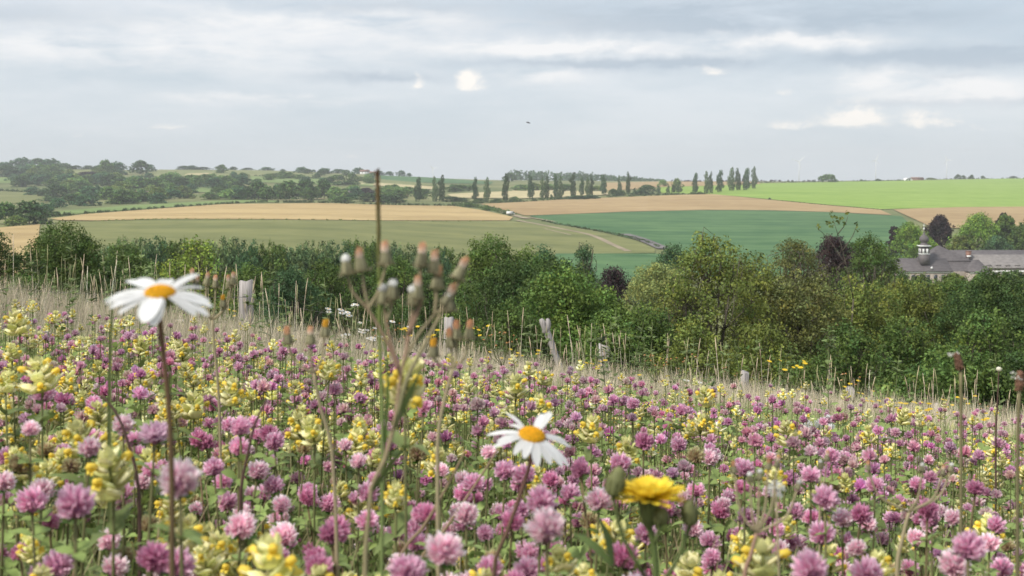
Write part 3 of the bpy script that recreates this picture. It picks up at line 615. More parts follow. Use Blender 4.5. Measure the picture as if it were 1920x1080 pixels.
HT = [  # px, base y, height px, width px, colour, place
    (21, 308, 17, 8, 'dark', 'spiky on the left skyline'), (42, 318, 22, 34, 'blue', 'in the skyline wood'), (70, 318, 20, 32, 'dark', 'in the skyline wood'), (95, 320, 22, 34, 'blue', 'in the skyline wood'), (8, 318, 14, 26, 'blue', 'in the skyline wood'), (122, 317, 12, 26, 'dark', 'at the end of the skyline wood'), (143, 315, 8, 20, 'dark', 'small beyond the skyline wood'),
    (165, 315, 8, 20, 'dark', 'low on the skyline'), (198, 330, 29, 26, 'mid', 'tallest of the skyline pair'), (220, 328, 24, 28, 'blue', 'beside the tallest skyline one'), (264, 326, 24, 30, 'dark', 'dark on the skyline above the pasture'), (280, 322, 14, 18, 'blue', 'small beside the dark skyline one'),
    (12, 331, 20, 40, 'dark', 'in the wood below the skyline'), (50, 330, 18, 40, 'blue', 'in the wood below the skyline'), (90, 328, 18, 46, 'mid', 'in the wood below the skyline'), (30, 340, 14, 30, 'blue', 'under the hill wood'),
    (72, 348, 20, 30, 'blue', 'round above the olive hill field'), (100, 358, 22, 30, 'mid', 'on the hill slope'), (125, 350, 24, 34, 'blue', 'on the hill slope'), (165, 338, 16, 40, 'purple', 'dark brownish on the hill slope'), (190, 345, 20, 34, 'blue', 'on the hill slope'), (150, 362, 22, 36, 'mid', 'on the hill slope'), (205, 352, 24, 30, 'dark', 'on the hill slope'), (228, 352, 20, 30, 'mid', 'on the hill slope'),
    (250, 360, 28, 34, 'mid', 'tall above the chalk patch'), (62, 366, 16, 26, 'blue', 'low by the olive hill field'), (85, 368, 12, 30, 'dark', 'low by the olive hill field'), (175, 372, 24, 44, 'blue', 'in the side valley'), (200, 374, 22, 34, 'dark', 'in the side valley'), (225, 368, 18, 30, 'olive', 'in the side valley'), (135, 384, 20, 40, 'dark', 'above the strip field'), (160, 386, 22, 40, 'blue', 'above the strip field'), (108, 390, 18, 30, 'blue', 'above the strip field'), (95, 378, 10, 36, 'dark', 'low by the strip field'), (215, 382, 12, 30, 'olive', 'brownish by the strip field'),
    (55, 420, 42, 56, 'dark', 'big and round beside the strip field'), (10, 420, 40, 40, 'mid', 'pale beside the big round one'), (85, 405, 24, 34, 'blue', 'behind the big round one'), (30, 424, 20, 30, 'olive', 'low under the big round one'),
    (278, 336, 12, 18, 'blue', 'small at the pasture edge'), (313, 348, 22, 32, 'mid', 'round below the pasture'), (335, 352, 18, 30, 'blue', 'round below the pasture'), (357, 348, 20, 26, 'mid', 'round below the pasture'), (385, 345, 18, 30, 'mid', 'round below the pale field'), (402, 355, 22, 34, 'blue', 'below the pale field'), (425, 352, 22, 32, 'mid', 'below the pale field'), (452, 350, 22, 30, 'blue', 'below the pale field'),
    (415, 325, 16, 20, 'mid', 'alone on the hilltop pasture'), (438, 338, 16, 14, 'blue', 'small on the hill pasture'), (455, 338, 14, 20, 'mid', 'small on the hill pasture'), (322, 373, 18, 34, 'blue', 'round beside the chalk patch'), (285, 372, 10, 24, 'dark', 'low by the chalk patch'), (352, 372, 10, 28, 'olive', 'low by the strip field end'), (395, 374, 14, 30, 'mid', 'pale by the strip field end'), (430, 374, 20, 34, 'pale', 'pale by the valley trees'), (450, 372, 22, 28, 'mid', 'by the valley trees'), (240, 377, 10, 34, 'pale', 'low pale by the strip field'), (265, 378, 8, 40, 'dark', 'low hedge like by the strip field'),
    (345, 314, 8, 24, 'dark', 'low on the hilltop'), (360, 315, 9, 18, 'blue', 'low on the hilltop'), (380, 316, 6, 30, 'dark', 'low on the hilltop'), (437, 316, 7, 14, 'dark', 'tiny on the hilltop'), (465, 318, 5, 20, 'dark', 'tiny on the hilltop'), (500, 320, 7, 22, 'blue', 'on the far skyline'), (530, 322, 5, 10, 'dark', 'on the far skyline'), (566, 325, 12, 22, 'blue', 'round on the far skyline'), (588, 324, 6, 8, 'dark', 'on the far skyline'), (608, 325, 10, 22, 'blue', 'on the far skyline'), (635, 325, 8, 24, 'blue', 'on the far skyline'), (672, 323, 12, 18, 'blue', 'tallest on the far skyline'), (680, 324, 9, 8, 'dark', 'beside the tallest on the far skyline'), (712, 329, 9, 14, 'blue', 'near the far houses'), (730, 329, 8, 14, 'blue', 'above the far green slope'), (752, 330, 11, 14, 'blue', 'above the far green slope'), (767, 330, 7, 9, 'blue', 'above the far green slope'),
    (540, 335, 12, 30, 'mid', 'on the far hillside'), (563, 337, 10, 18, 'mid', 'on the far hillside'), (594, 336, 12, 12, 'blue', 'on the far hillside'), (632, 342, 14, 30, 'mid', 'on the far hillside'), (660, 343, 18, 18, 'mid', 'on the far hillside'), (690, 340, 14, 18, 'pale', 'pale on the far hillside'), (510, 333, 8, 30, 'mid', 'on the far hillside'), (648, 347, 8, 44, 'mid', 'low on the far hillside'),
    (485, 374, 34, 34, 'dark', 'at the corner of the golden field'), (500, 375, 26, 26, 'mid', 'lighter at the corner of the golden field'), (540, 374, 34, 44, 'mid', 'broad behind the golden field'), (573, 373, 34, 36, 'dark', 'dark behind the golden field'), (578, 375, 24, 24, 'mid', 'in front of the dark one behind the golden field'), (594, 373, 24, 14, 'yellow', 'yellowish behind the golden field'), (608, 372, 34, 30, 'dark', 'dark beside the yellowish one'), (520, 372, 26, 20, 'blue', 'between the broad ones behind the golden field'), (465, 374, 22, 26, 'dark', 'first behind the golden field'),
    (628, 374, 24, 26, 'pale', 'by the lane'), (645, 372, 16, 22, 'pale', 'by the lane'), (665, 368, 18, 24, 'blue', 'above the lane'), (687, 366, 14, 26, 'purple', 'dark red above the lane'), (728, 365, 18, 26, 'pale', 'pale in the orchard'), (745, 366, 16, 28, 'pale', 'pale in the orchard'), (765, 368, 18, 30, 'pale', 'pale in the orchard'), (700, 378, 16, 60, 'dark', 'wide low beside the lane'), (735, 380, 14, 44, 'dark', 'wide low under the orchard'), (640, 380, 12, 40, 'mid', 'low at the field top'), (795, 368, 14, 24, 'mid', 'between the poplars'), (850, 360, 14, 24, 'mid', 'behind the poplars'), (862, 358, 12, 30, 'mid', 'behind the poplars'), (880, 356, 10, 30, 'pale', 'behind the poplars'), (845, 378, 10, 40, 'dark', 'low between the poplars'), (865, 378, 8, 24, 'dark', 'low between the poplars'), (900, 380, 8, 20, 'dark', 'low between the poplars'), (932, 380, 8, 20, 'dark', 'low between the poplars'), (880, 388, 8, 30, 'mid', 'low by the farm track'), (912, 395, 8, 14, 'mid', 'low by the farm track'),
    (980, 358, 12, 40, 'pale', 'in the pale hedge under the far wood'), (1000, 357, 14, 30, 'olive', 'in the pale hedge under the far wood'), (1030, 357, 12, 30, 'pale', 'in the pale hedge under the far wood'), (1120, 358, 10, 24, 'olive', 'in the pale hedge under the far wood'), (1060, 357, 12, 30, 'mid', 'in the pale hedge under the far wood'), (965, 376, 8, 16, 'mid', 'low under the poplar row'), (1085, 374, 8, 40, 'dark', 'low under the poplar row'), (1105, 373, 8, 30, 'dark', 'low under the poplar row'), (1150, 368, 14, 18, 'dark', 'by the end of the poplar row'), (1165, 367, 10, 16, 'dark', 'by the end of the poplar row'), (1214, 365, 18, 30, 'dark', 'dark and round between the poplar rows'), (1200, 366, 10, 30, 'dark', 'low between the poplar rows'),
    (1243, 350, 13, 16, 'pale', 'thin and pale beside the round topped one'), (1269, 356, 21, 17, 'olive', 'round topped between the poplar rows'), (1553, 342, 15, 30, 'mid', 'alone on the bright field skyline'), (1796, 334, 9, 10, 'dark', 'tallest small one on the right skyline'), (1806, 334, 7, 8, 'dark', 'small on the right skyline'), (1820, 334, 6, 8, 'dark', 'small on the right skyline'), (1822, 333, 8, 7, 'dark', 'small on the right skyline'), (1843, 333, 6, 7, 'dark', 'small on the right skyline'), (1900, 333, 5, 14, 'dark', 'low on the right skyline'), (1745, 337, 4, 16, 'olive', 'low beside the white tunnel'), (1615, 340, 4, 6, 'dark', 'tiny on the bright field skyline'), (1646, 340, 5, 10, 'dark', 'tiny on the bright field skyline'), (1443, 375, 5, 5, 'dark', 'single tiny one at the brown field corner'),
    (955, 340, 16, 20, 'dark', 'at the near end of the far wood')]
rh = np.random.default_rng(41)
for place, n_, x0, x1, y0, y1, hh in [('in the side valley woodland', 26, 100, 300, 352, 384, 20), ('on the wooded slope below the skyline wood', 26, 0, 250, 326, 352, 17), ('in the copse below the pale field', 20, 300, 470, 340, 374, 18), ('along the far hillside hedgerows', 20, 470, 700, 326, 346, 9), ('in the orchard behind the golden field', 16, 620, 790, 362, 378, 13)]:
    for q in range(n_):
        hp = hh*(.7 + .6*rh.random()); HT.append((x0 + (x1-x0)*rh.random(), y0 + (y1-y0)*rh.random(), hp, hp*(1.2 + .6*rh.random()), str(rh.choice(['mid', 'mid', 'blue', 'pale', 'olive', 'dark'])), place))
seen = {}
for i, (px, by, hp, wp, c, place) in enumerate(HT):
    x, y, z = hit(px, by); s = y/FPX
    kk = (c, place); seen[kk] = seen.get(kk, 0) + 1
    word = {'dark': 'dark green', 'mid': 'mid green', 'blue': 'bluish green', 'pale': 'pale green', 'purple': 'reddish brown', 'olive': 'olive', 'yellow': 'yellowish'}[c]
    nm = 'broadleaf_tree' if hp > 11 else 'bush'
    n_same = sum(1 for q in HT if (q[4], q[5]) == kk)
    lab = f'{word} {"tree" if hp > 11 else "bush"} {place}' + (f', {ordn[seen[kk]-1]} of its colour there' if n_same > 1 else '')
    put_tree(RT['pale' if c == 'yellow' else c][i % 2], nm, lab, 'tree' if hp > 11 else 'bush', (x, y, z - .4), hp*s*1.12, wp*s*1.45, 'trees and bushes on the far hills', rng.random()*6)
# trees round the abbey
for i, (px, top, d, wp, kind, c, nm, lab) in enumerate([
    (1705, 414, 425, 92, 'round', 'chest', 'chestnut_tree', 'flowering chestnut just behind the bell tower'), (1677, 426, 430, 26, 'cone', 'purple', 'conifer_tree', 'dark narrow conifer beside the flowering chestnut'),
    (1762, 402, 450, 66, 'round', 'purple', 'copper_beech', 'big copper beech behind the bell tower'), (1835, 396, 440, 110, 'round', 'chest', 'chestnut_tree', 'largest spreading chestnut behind the pyramid roof'),
    (1800, 440, 430, 60, 'bush', 'olive', 'broadleaf_tree', 'olive tree between beech and largest chestnut'), (1885, 402, 445, 60, 'round', 'mid', 'broadleaf_tree', 'mid green tree beside the largest chestnut'),
    (1920, 412, 440, 80, 'bush', 'mid', 'broadleaf_tree', 'tree behind the long roof at the picture edge'), (1882, 400, 460, 30, 'bush', 'purple', 'copper_beech', 'small copper beech top over the long roof'), (1870, 440, 428, 90, 'bush', 'blue', 'broadleaf_tree', 'bluish tree above the long roof'),
    (1970, 420, 445, 90, 'bush', 'mid', 'broadleaf_tree', 'outermost tree behind the long roof'), (1740, 445, 432, 60, 'bush', 'chest', 'chestnut_tree', 'lower chestnut beside the bell tower'),
    (1655, 460, 360, 60, 'bush', 'mid', 'broadleaf_tree', 'tree at the roof end of the abbey'), (1600, 455, 300, 60, 'bush', 'dark', 'broadleaf_tree', 'dark valley tree before the dark green field'), (1690, 514, 330, 44, 'bush', 'mid', 'broadleaf_tree', 'tree in front of the low abbey roof'),
    (1660, 512, 270, 80, 'bush', 'olive', 'broadleaf_tree', 'olive tree low before the abbey roof end'), (1725, 516, 250, 80, 'bush', 'mid', 'broadleaf_tree', 'green tree hiding the wall under the bell tower'), (1790, 513, 255, 70, 'bush', 'olive', 'broadleaf_tree', 'olive tree hiding the abbey wall under the pyramid roof'),
    (1845, 511, 250, 80, 'bush', 'mid', 'broadleaf_tree', 'green tree hiding the abbey wing corner'), (1905, 506, 245, 90, 'bush', 'dark', 'broadleaf_tree', 'dark tree hiding the wall under the long roof'), (1965, 508, 250, 90, 'bush', 'mid', 'broadleaf_tree', 'tree under the long roof at the edge'), (1600, 508, 265, 90, 'bush', 'mid', 'broadleaf_tree', 'tree below the house showing through the thicket')]):
    top -= 2 if d < 340 else 1
    g0 = G(px, d); h = -(top - HY)/FPX*d - g0.z; r = wp/FPX*d/2
    rg = np.random.default_rng(300+i); B = crown_blobs(rg, h, r, kind)
    t = thing(nm, lab, 'tree', g0, 'trees round the abbey')
    foliage(rg, B, 680, 22, r*.12, .5, GREENS[c], cj=.38).obj('crown', M_CROWN, t)
    limbs(rg, h, B, .35).obj('trunk', M_BARK, t, True)
# hedges on field edges, far wood
def hedge(lab, pts, h, wdt, c, seed, n=60, leaf=.9):
    rg = np.random.default_rng(seed); c0 = np.array([hit(*p) for p in pts]); cc = smooth_path(c0, 40)
    B = []
    for q in range(n):
        p = cc[min(39, int(rg.random()*40))]; hh = h*(.6 + .6*rg.random())
        x, y = p[0] + rg.normal()*wdt*.3, p[1] + rg.normal()*wdt*.3
        B.append((x - c0[0][0], y - c0[0][1], float(H(x, y)) + hh*.45 - c0[0][2], wdt*.6*(.7 + .6*rg.random()), wdt*.6, hh*.55))
    return tag(link('hedge', foliage(rg, B, n*5, 12, leaf, leaf*.8, GREENS[c]).mesh('hedge', M_CROWN), None, c0[0]), lab, 'hedge', 'hedges on the far fields')
hedge('dark hedge between the strip field and the golden field', [(85, 408), (160, 401.5), (300, 391), (420, 383), (500, 379)], 1.6, 2.2, 'dark', 1, 110)
hedge('low hedge above the golden field', [(520, 380), (600, 380.5), (740, 385), (850, 386.5)], 1.6, 2.5, 'dark', 2, 90)
hedge('hedge along the farm track', [(850, 386), (900, 390), (940, 399), (962, 405)], 2.6, 3, 'mid', 3, 60)
hedge('dark hedge under the poplar row', [(860, 382), (960, 380), (1060, 374), (1160, 370), (1260, 366), (1330, 364)], 2.4, 4, 'dark', 4, 150)
hedge('thin hedge at the top of the bright green field', [(1420, 343), (1560, 341), (1700, 339)], 2.2, 3, 'dark', 5, 80)
hedge('thin hedge on the far right skyline', [(1700, 338), (1800, 336), (1920, 334), (2050, 334)], 1.6, 3, 'dark', 6, 80)
hedge('dark ditch side hedge between meadow and dark green field', [(1020, 415), (1100, 430), (1160, 441), (1200, 451), (1240, 466)], .7, 1.6, 'dark', 7, 90, .6)
hedge('weedy line between golden field and meadow field', [(180, 415.5), (300, 412), (480, 412.5), (720, 415), (950, 415)], .35, 1., 'olive', 8, 140, .5)
hedge('thin dark line below the bright green field', [(1440, 375), (1550, 385.5), (1655, 394)], .5, 1.2, 'dark', 9, 60, .5)
hedge('hedge across the far hill pasture', [(480, 331), (560, 333), (640, 345), (660, 346)], 2.2, 4, 'blue', 10, 60, 1.4)
hedge('brown skyline hedge by the second poplar row', [(1260, 341), (1340, 341.5), (1440, 341), (1540, 341)], 3, 4, 'purple', 11, 90, 1.2)
hedge('short hedge on the far pale slope', [(618, 345), (660, 347)], 3, 4, 'blue', 12, 30, 1.2)
hedge('hedge below the skyline wood', [(115, 330), (180, 327), (240, 326)], 2.2, 4, 'dark', 14, 50, 1.2)
hedge('hedge on the olive hill field', [(0, 358), (55, 361), (110, 375)], 2.2, 3.5, 'dark', 15, 60, 1.2)
rg = np.random.default_rng(77); B = []
for q in range(260):
    px = 955 + 290*rg.random()
    x, y, z = hit(px, 338 + .5*rg.random()); y += rg.random()*250; x = (px - CX)/FPX*y
    hh = np.interp(px, [955, 1000, 1120, 1240], [17, 17, 13, 2.5])*(.85 + .3*rg.random())
    B.append((x, y, float(H(x, y)) + hh*.4, 7, 7, hh*.6))
tag(foliage(rg, B, 1500, 12, 1.9, 2.2, GREENS['blue'], cj=.25).obj('woods', M_CROWN), 'far bluish wood along the skyline behind the poplars', 'wood', None, 'stuff')

# ------------------------------------------------------------------ abbey with onion tower
AD = 400.; AM = AD/FPX
ab = thing('abbey', 'slate roofed abbey with an onion domed bell tower among trees', 'abbey', G(1800, AD))
g0 = ab.location
def ax(px): return (px - 1800)*AM
def az_(py): return -(py - HY)*AM - g0.z
def hip_roof(mb, x0, x1, y0, y1, ze, zr, in0, in1, over=.0):
    ym = (y0 + y1)/2
    V = [(x0, y0, ze), (x1, y0, ze), (x1, y1, ze), (x0, y1, ze), (x0+in0, ym, zr), (x1-in1, ym, zr)]
    mb.add(V, [(0, 1, 5, 4), (2, 3, 4, 5)], [(3, 0, 4), (1, 2, 5)], (.1, .1, .1))
    mb.box((x0, y0, ze-.25), (x1, y1, ze-.003))
wl = MB()
wl.box((ax(1677), 0, -2), (ax(1848), 8, az_(509))); wl.box((ax(1752), 7, -2), (ax(1828), 14, az_(492))); wl.box((ax(1832), 3.2, -2), (ax(2010), 15, az_(504)))
wl.box((ax(1811), -4, -2), (ax(1847), 1, az_(508)))
wl.obj('wall', M_WALL, ab)
cor = MB()
for a, b, y0 in ((1676, 1786, -.15), (1845, 2010, 3.05)): cor.box((ax(a), y0, az_(512)), (ax(b), y0 + .1, az_(508.6)))
cor.box((ax(1810), -4.15, az_(511)), (ax(1848), -4.02, az_(507.5)))
cor.obj('cornice', M_WHITE, ab)
rf = MB(); hip_roof(rf, ax(1673), ax(1786), -.4, 8.4, az_(508), az_(485.5), 17*AM, 4*AM); rf.obj('roof', M_SLATE, ab)
rf = MB(); hip_roof(rf, ax(1735), ax(1850), .3, 9, az_(508), az_(489.5), 14*AM, 18*AM); rf.obj('roof', M_SLATE, ab)
rf = MB(); hip_roof(rf, ax(1744), ax(1830), 4, 15, az_(490), az_(463), 33*AM, 50*AM); rf.obj('roof', M_SLATE, ab)
rf = MB(); hip_roof(rf, ax(1776), ax(2015), 8.5, 19, az_(488), az_(473), 8*AM, 8*AM); rf.obj('roof', M_SLATE, ab)
rf = MB(); hip_roof(rf, ax(1828), ax(2015), 2.8, 14, az_(503), az_(480), 8*AM, 8*AM); rf.obj('roof', M_SLATE2, ab)
rf = MB(); hip_roof(rf, ax(1809), ax(1849), -4.3, 3.5, az_(507), az_(487), 15*AM, 15*AM); rf.obj('roof', M_SLATE, ab)
ch = MB(); ch.box((ax(1826), 6, az_(486)), (ax(1834), 7.2, az_(474))); ch.box((ax(1825.5), 5.9, az_(474)+.003), (ax(1834.5), 7.3, az_(472.5))); ch.obj('chimney', M_BRICK, ab)
ch = MB(); ch.box((ax(1825), 5.2, az_(484)), (ax(1832), 5.95, az_(481))); ch.obj('chimney_flashing', M_WHITE, ab)
ch = MB(); ch.box((ax(1746), -.2, az_(504.5)), (ax(1748.5), .6, az_(501))); ch.add([(ax(1745.6), -.3, az_(501)), (ax(1748.9), -.3, az_(501)), (ax(1747.2), .2, az_(499.5))], None, [(0, 1, 2)]); ch.obj('dormer', M_WHITE, ab)
for px in list(range(1684, 1784, 14)) + list(range(1856, 1960, 16)):
    yy = -.06 if px < 1800 else 3.14
    zz = 515 if px < 1800 else 512
    f = MB(); f.box((ax(px)-.55, yy-.06, az_(zz)-1.7), (ax(px)+.55, yy, az_(zz))).obj('window', M_DARK, ab)
    wn = bpy.data.objects[-1] if False else None
for px in (1862, 1880, 1898, 1916):
    d_ = MB(); d_.box((ax(px)-.7, 3.4, az_(502)), (ax(px)+.7, 5.4, az_(498.5))); d_.add([(ax(px)-.9, 3.3, az_(498.5)), (ax(px)+.9, 3.3, az_(498.5)), (ax(px), 3.3, az_(496)), (ax(px)-.9, 5.6, az_(498.5)), (ax(px)+.9, 5.6, az_(498.5)), (ax(px), 5.6, az_(496))], [(0, 2, 5, 3), (1, 4, 5, 2)], [(0, 1, 2)]); d_.obj('dormer', M_SLATE2, ab)
TX = ax(1737.5); TY = 2.6; hw = 1.35
tw = MB(); tw.box((TX-hw-.1, TY-hw-.1, az_(497)), (TX+hw+.1, TY+hw+.1, az_(478))); tw.box((TX-hw, TY-hw, az_(478)+.003), (TX+hw, TY+hw, az_(462.5)))
tower = tw.obj('tower', M_SLATE, ab)
lv = MB()
for sx_ in (-.62, .62):
    lv.box((TX+sx_-.3, TY-hw-.06, az_(475.5)), (TX+sx_+.3, TY-hw-.003, az_(467)))
    lv.box((TX-hw-.06, TY+sx_-.3, az_(475.5)), (TX-hw-.003, TY+sx_+.3, az_(467)))
lv.obj('louvre', M_WHITE, tower)
cn = MB(); cn.box((TX-hw-.45, TY-hw-.45, az_(462.5)+.003), (TX+hw+.45, TY+hw+.45, az_(460.8))); cn.box((TX-hw-.15, TY-hw-.15, az_(477.4)), (TX+hw+.15, TY+hw+.15, az_(476))); cn.obj('cornice', M_WHITE, tower)
dm = MB(); z0 = az_(460.6)
prof = [(1.5, 0), (1.35, .35), (.95, .6), (.95, .95), (1.3, 1.25), (1.55, 1.75), (1.5, 2.25), (1.2, 2.75), (.8, 3.15), (.5, 3.5), (.3, 3.9), (.14, 4.4), (.1, 4.8), (0, 4.81)]
Mx = np.eye(4); Mx[:3, 3] = (TX, TY, z0)
dm.lathe(prof, (.1, .1, .1), 12, Mx); dm.obj('dome', M_SLATE, tower, True)
fn = MB(); Mx = np.eye(4); Mx[:3, 3] = (TX, TY, z0+4.7)
fn.lathe([(.06, 0), (.06, .4), (.3, .6), (.32, .8), (.06, 1.0), (.05, 1.5), (.2, 1.62), (.05, 1.75), (.04, 2.4), (0, 2.42)], (.5, .5, .5), 8, Mx); fn.box((TX-.4, TY-.04, z0+6.5), (TX+.4, TY+.04, z0+6.58)); fn.obj('finial', M_WHITE, tower)
# a second slate roof glimpsed through the thicket
def house(px, by, wm, dm_, hw_, hr, lab, roof, wall, rz=0, dmin=250, d=None):
    if d: g = G(px, d); x, y, z = g
    else: x, y, z = hit(px, by, dmin)
    t = thing('house', lab, 'house', (x, y, z), None, rz)
    MB().box((-wm/2, -dm_/2, -1), (wm/2, dm_/2, hw_)).obj('wall', wall, t)
    r_ = MB(); o = .35
    V = [(-wm/2-o, -dm_/2-o, hw_), (wm/2+o, -dm_/2-o, hw_), (wm/2+o, dm_/2+o, hw_), (-wm/2-o, dm_/2+o, hw_), (-wm/2-o, 0, hw_+hr), (wm/2+o, 0, hw_+hr)]
    r_.add(V, [(0, 1, 5, 4), (2, 3, 4, 5), (0, 3, 2, 1)], [(3, 0, 4), (1, 2, 5)]); ro = r_.obj('roof', roof, t)
    MB().box((wm*.25, -.4, hw_+hr*.5), (wm*.25+.7, .4, hw_+hr+.9)).obj('chimney', M_BRICK, ro)
    for k in (-.3, .05, .32):
        MB().box((wm*k-.45, -dm_/2-.05, hw_*.4), (wm*k+.45, -dm_/2-.003, hw_*.78)).obj('window', M_DARK, t)
    return t
hs = house(1577, 0, 9, 8, 4.5, 4.2, 'grey slate roof house showing through the thicket near the abbey', M_SLATE2, M_WALL, .5, d=330)
hs.location.z = -(512 - HY)/FPX*330 - 4.5 + .5
house(684, 327, 16, 8, 4.5, 3.5, 'white house with a brown roof on the far skyline', M_REDROOF, M_WHITE, .2)
house(699, 329, 10, 7, 3.5, 3, 'smaller white house just below the far skyline', M_REDROOF, M_WHITE, -.3)
house(655, 368, 6, 5, 3.2, 2, 'small white lane cottage behind the golden field', M_SLATE2, M_WHITE, .3)
house(305, 368, 11, 7, 3.2, 3, 'pale cottage on the hillside chalk patch', M_REDROOF, M_WALL, .2)
house(266, 369, 12, 7, 3., 2.5, 'long pale farmhouse on the hillside chalk patch', M_REDROOF, M_WALL, -.1)
# white tunnel and barn on the right skyline
x, y, z = hit(1702, 338.5); t = thing('tunnel_greenhouse', 'white rounded tunnel greenhouse on the bright field skyline', 'greenhouse', (x, y, z))
a = np.linspace(0, math.pi, 13); ar = np.stack([5.2*np.cos(a), 4.2*np.sin(a)], -1); mb = MB()
V = np.array([(p[0], yy, p[1]) for yy in (-9, 9) for p in ar]); mb.add(V, [(i, i+1, 14+i, 13+i) for i in range(12)], [(0, i, i+1) for i in range(1, 12)] + [(13, 13+i+1, 13+i) for i in range(1, 12)])
mb.obj('cover', M_WHITE, t, False)
mb = MB(); mb.box((-1, -9.06, 0), (1, -9.01, 2.4)).obj('door', M_DARK, t)
x, y, z = hit(1722, 338.3); t = thing('barn', 'low brown barn next to the white tunnel', 'barn', (x, y+6, z))
MB().box((-9, -5, -1), (9, 5, 3)).obj('wall', M_BRICK, t)
mb = MB(); mb.add([(-9.5, -5.5, 3), (9.5, -5.5, 3), (9.5, 5.5, 3), (-9.5, 5.5, 3), (-9.5, 0, 5.2), (9.5, 0, 5.2)], [(0, 1, 5, 4), (2, 3, 4, 5), (0, 3, 2, 1)], [(3, 0, 4), (1, 2, 5)]); mb.obj('roof', M_REDROOF, t)
# van on the farm track
x, y, z = hit(957, 404.5); t = thing('delivery_van', 'small white van on the track at the golden field corner', 'van', (x, y, z + .5), None, .5)
mb = MB(); mb.box((-2.4, -.95, .45), (1.3, .95, 2.3)); mb.add([(1.303, -.95, .45), (1.303, .95, .45), (1.303, .95, 2.3), (1.303, -.95, 2.3), (2.7, -.9, .45), (2.7, .9, .45), (2.7, .9, 1.15), (2.7, -.9, 1.15), (2.0, -.9, 1.3), (2.0, .9, 1.3)],
    [(0, 4, 5, 1), (4, 7, 6, 5), (7, 8, 9, 6), (8, 3, 2, 9), (0, 3, 8, 7), (1, 6, 9, 2)], [(0, 7, 4), (1, 5, 6)]); mb.obj('body', M_WHITE, t)
mb = MB(); mb.add([(1.4, -.97, 1.4), (2.0, -.93, 1.33), (1.5, -.97, 2.1)], None, [(0, 1, 2)]); mb.obj('window', M_DARK, t)
for wx in (-1.5, 1.7):
    for wy in (-.9, .9):
        m4 = Matrix.Translation((wx, wy, .33)) @ Matrix.Rotation(R(90), 4, 'X'); MB().lathe([(0, -.1), (.33, -.1), (.33, .1), (0, .1)], (.03, .03, .03), 12, np.array(m4)).obj('wheel', M_DARK, t)
# wind turbines
for i, (px, hy, bl, rot, d, lab) in enumerate([(1498, 303, 17, .75, 5600, 'nearest white wind turbine above the lone round tree'), (1642, 301, 13, 1.2, 6000, 'middle white wind turbine over the bright field skyline'),
                                              (1775, 300, 11, 2.0, 6400, 'faint wind turbine above the small skyline bushes'), (812, 316, 10, .3, 6300, 'faint wind turbine above the far green slope')]):
    c = P(px, hy, d); s = d/FPX; gz = float(H(c.x, d)); t = thing('wind_turbine', lab, 'wind turbine', (c.x, d, gz), 'wind turbines on the horizon')
    hh = c.z - gz
    MB().tube([(0, 0, -1), (0, 0, hh - 1.5)], [2.2, 1.3], (.8, .8, .8), 10).obj('tower', M_WHITE, t, True)
    MB().box((-1.6, -4, hh-1.5), (1.6, 6, hh+2)).obj('nacelle', M_WHITE, t)
    for q in range(3):
        a = rot + q*2.094; dv = np.array([math.cos(a), 0, math.sin(a)]); sd = np.array([-math.sin(a), .25, math.cos(a)])
        mb = MB(); st = np.linspace(0, 1, 6); mid = np.array([0, -4.6, hh]) + dv*(st[:, None]*bl*s)
        mb.strip(mid, np.array([1.2, 2.3, 1.9, 1.4, .9, .3]), sd, (.8, .8, .8), .25, np.array([0, 1., 0])); mb.obj('blade', M_WHITE, t)
# bird
c = P(990, 230, 85); t = thing('bird', 'small dark bird flying high above the poplars', 'bird', c)
mb = MB(); mb.tube(smooth_path([(-.13, 0, .04), (-.06, 0, .02), (.05, 0, 0), (.12, 0, -.02), (.16, .02, -.05)], 9), [.012, .03, .042, .045, .04, .03, .03, .022, .006], (.14, .13, .15), 8)
for s in (-1, 1):
    mb.strip([(0, s*.03, 0), (-.02, s*.14, .05), (-.06, s*.26, .03)], [.05, .045, .01], (1, 0, 0), (.14, .13, .15))
mb.obj('body', M_STALK, t)

# ------------------------------------------------------------------ fence
wf = thing('wire_fence', 'weathered post and wire fence running downhill through the dry grass', 'fence', G(462, 9.6))
f0 = wf.location.copy()
POSTS = [(-40, 8.0, 500, .11, 0), (462, 9.6, 527, .105, 0), (843, 12.4, 597, .095, .02), (1131, 13.4, 648, .10, 0), (1397, 14.6, 697, .105, .05), (1594, 16.6, 727, .11, -.03), (1755, 19, 758, .085, .08), (1905, 21.5, 790, .1, 0)]
tops_ = []
for i, (px, d, ty, wd, ln) in enumerate(POSTS):
    top = P(px, ty, d); g0 = G(px, d); rg = np.random.default_rng(i)
    mb = MB(); n = 10; th = np.arange(n)*2*math.pi/n; rr = wd/2*(1 + .14*rg.normal(size=n))
    lv = np.linspace(0, 1, 7); V = []
    for q in lv:
        c = np.array(g0)*(1-q) + np.array(top)*q + np.array([-ln*(1-q), 0, 0]) - np.array(f0)
        if q == 0: c[2] -= .3
        V.append(np.stack([c[0] + rr*np.cos(th)*(1 + .05*rg.normal()), c[1] + rr*np.sin(th), np.full(n, c[2]) + (rg.normal(size=n)*.008 if q == 1 else 0) + (.02*np.cos(th+i) if q == 1 else 0)], -1))
    V = np.concatenate(V); Q = [(a*n+b, a*n+(b+1) % n, (a+1)*n+(b+1) % n, (a+1)*n+b) for a in range(6) for b in range(n)]
    V = np.vstack([V, V[-n:].mean(0)]); T = [(6*n+b, 6*n+(b+1) % n, 7*n) for b in range(n)]
    mb.add(V, Q, T); mb.obj('post', M_POST, wf); tops_.append(top - f0)
g0 = G(1030, 12.8); mb = MB()
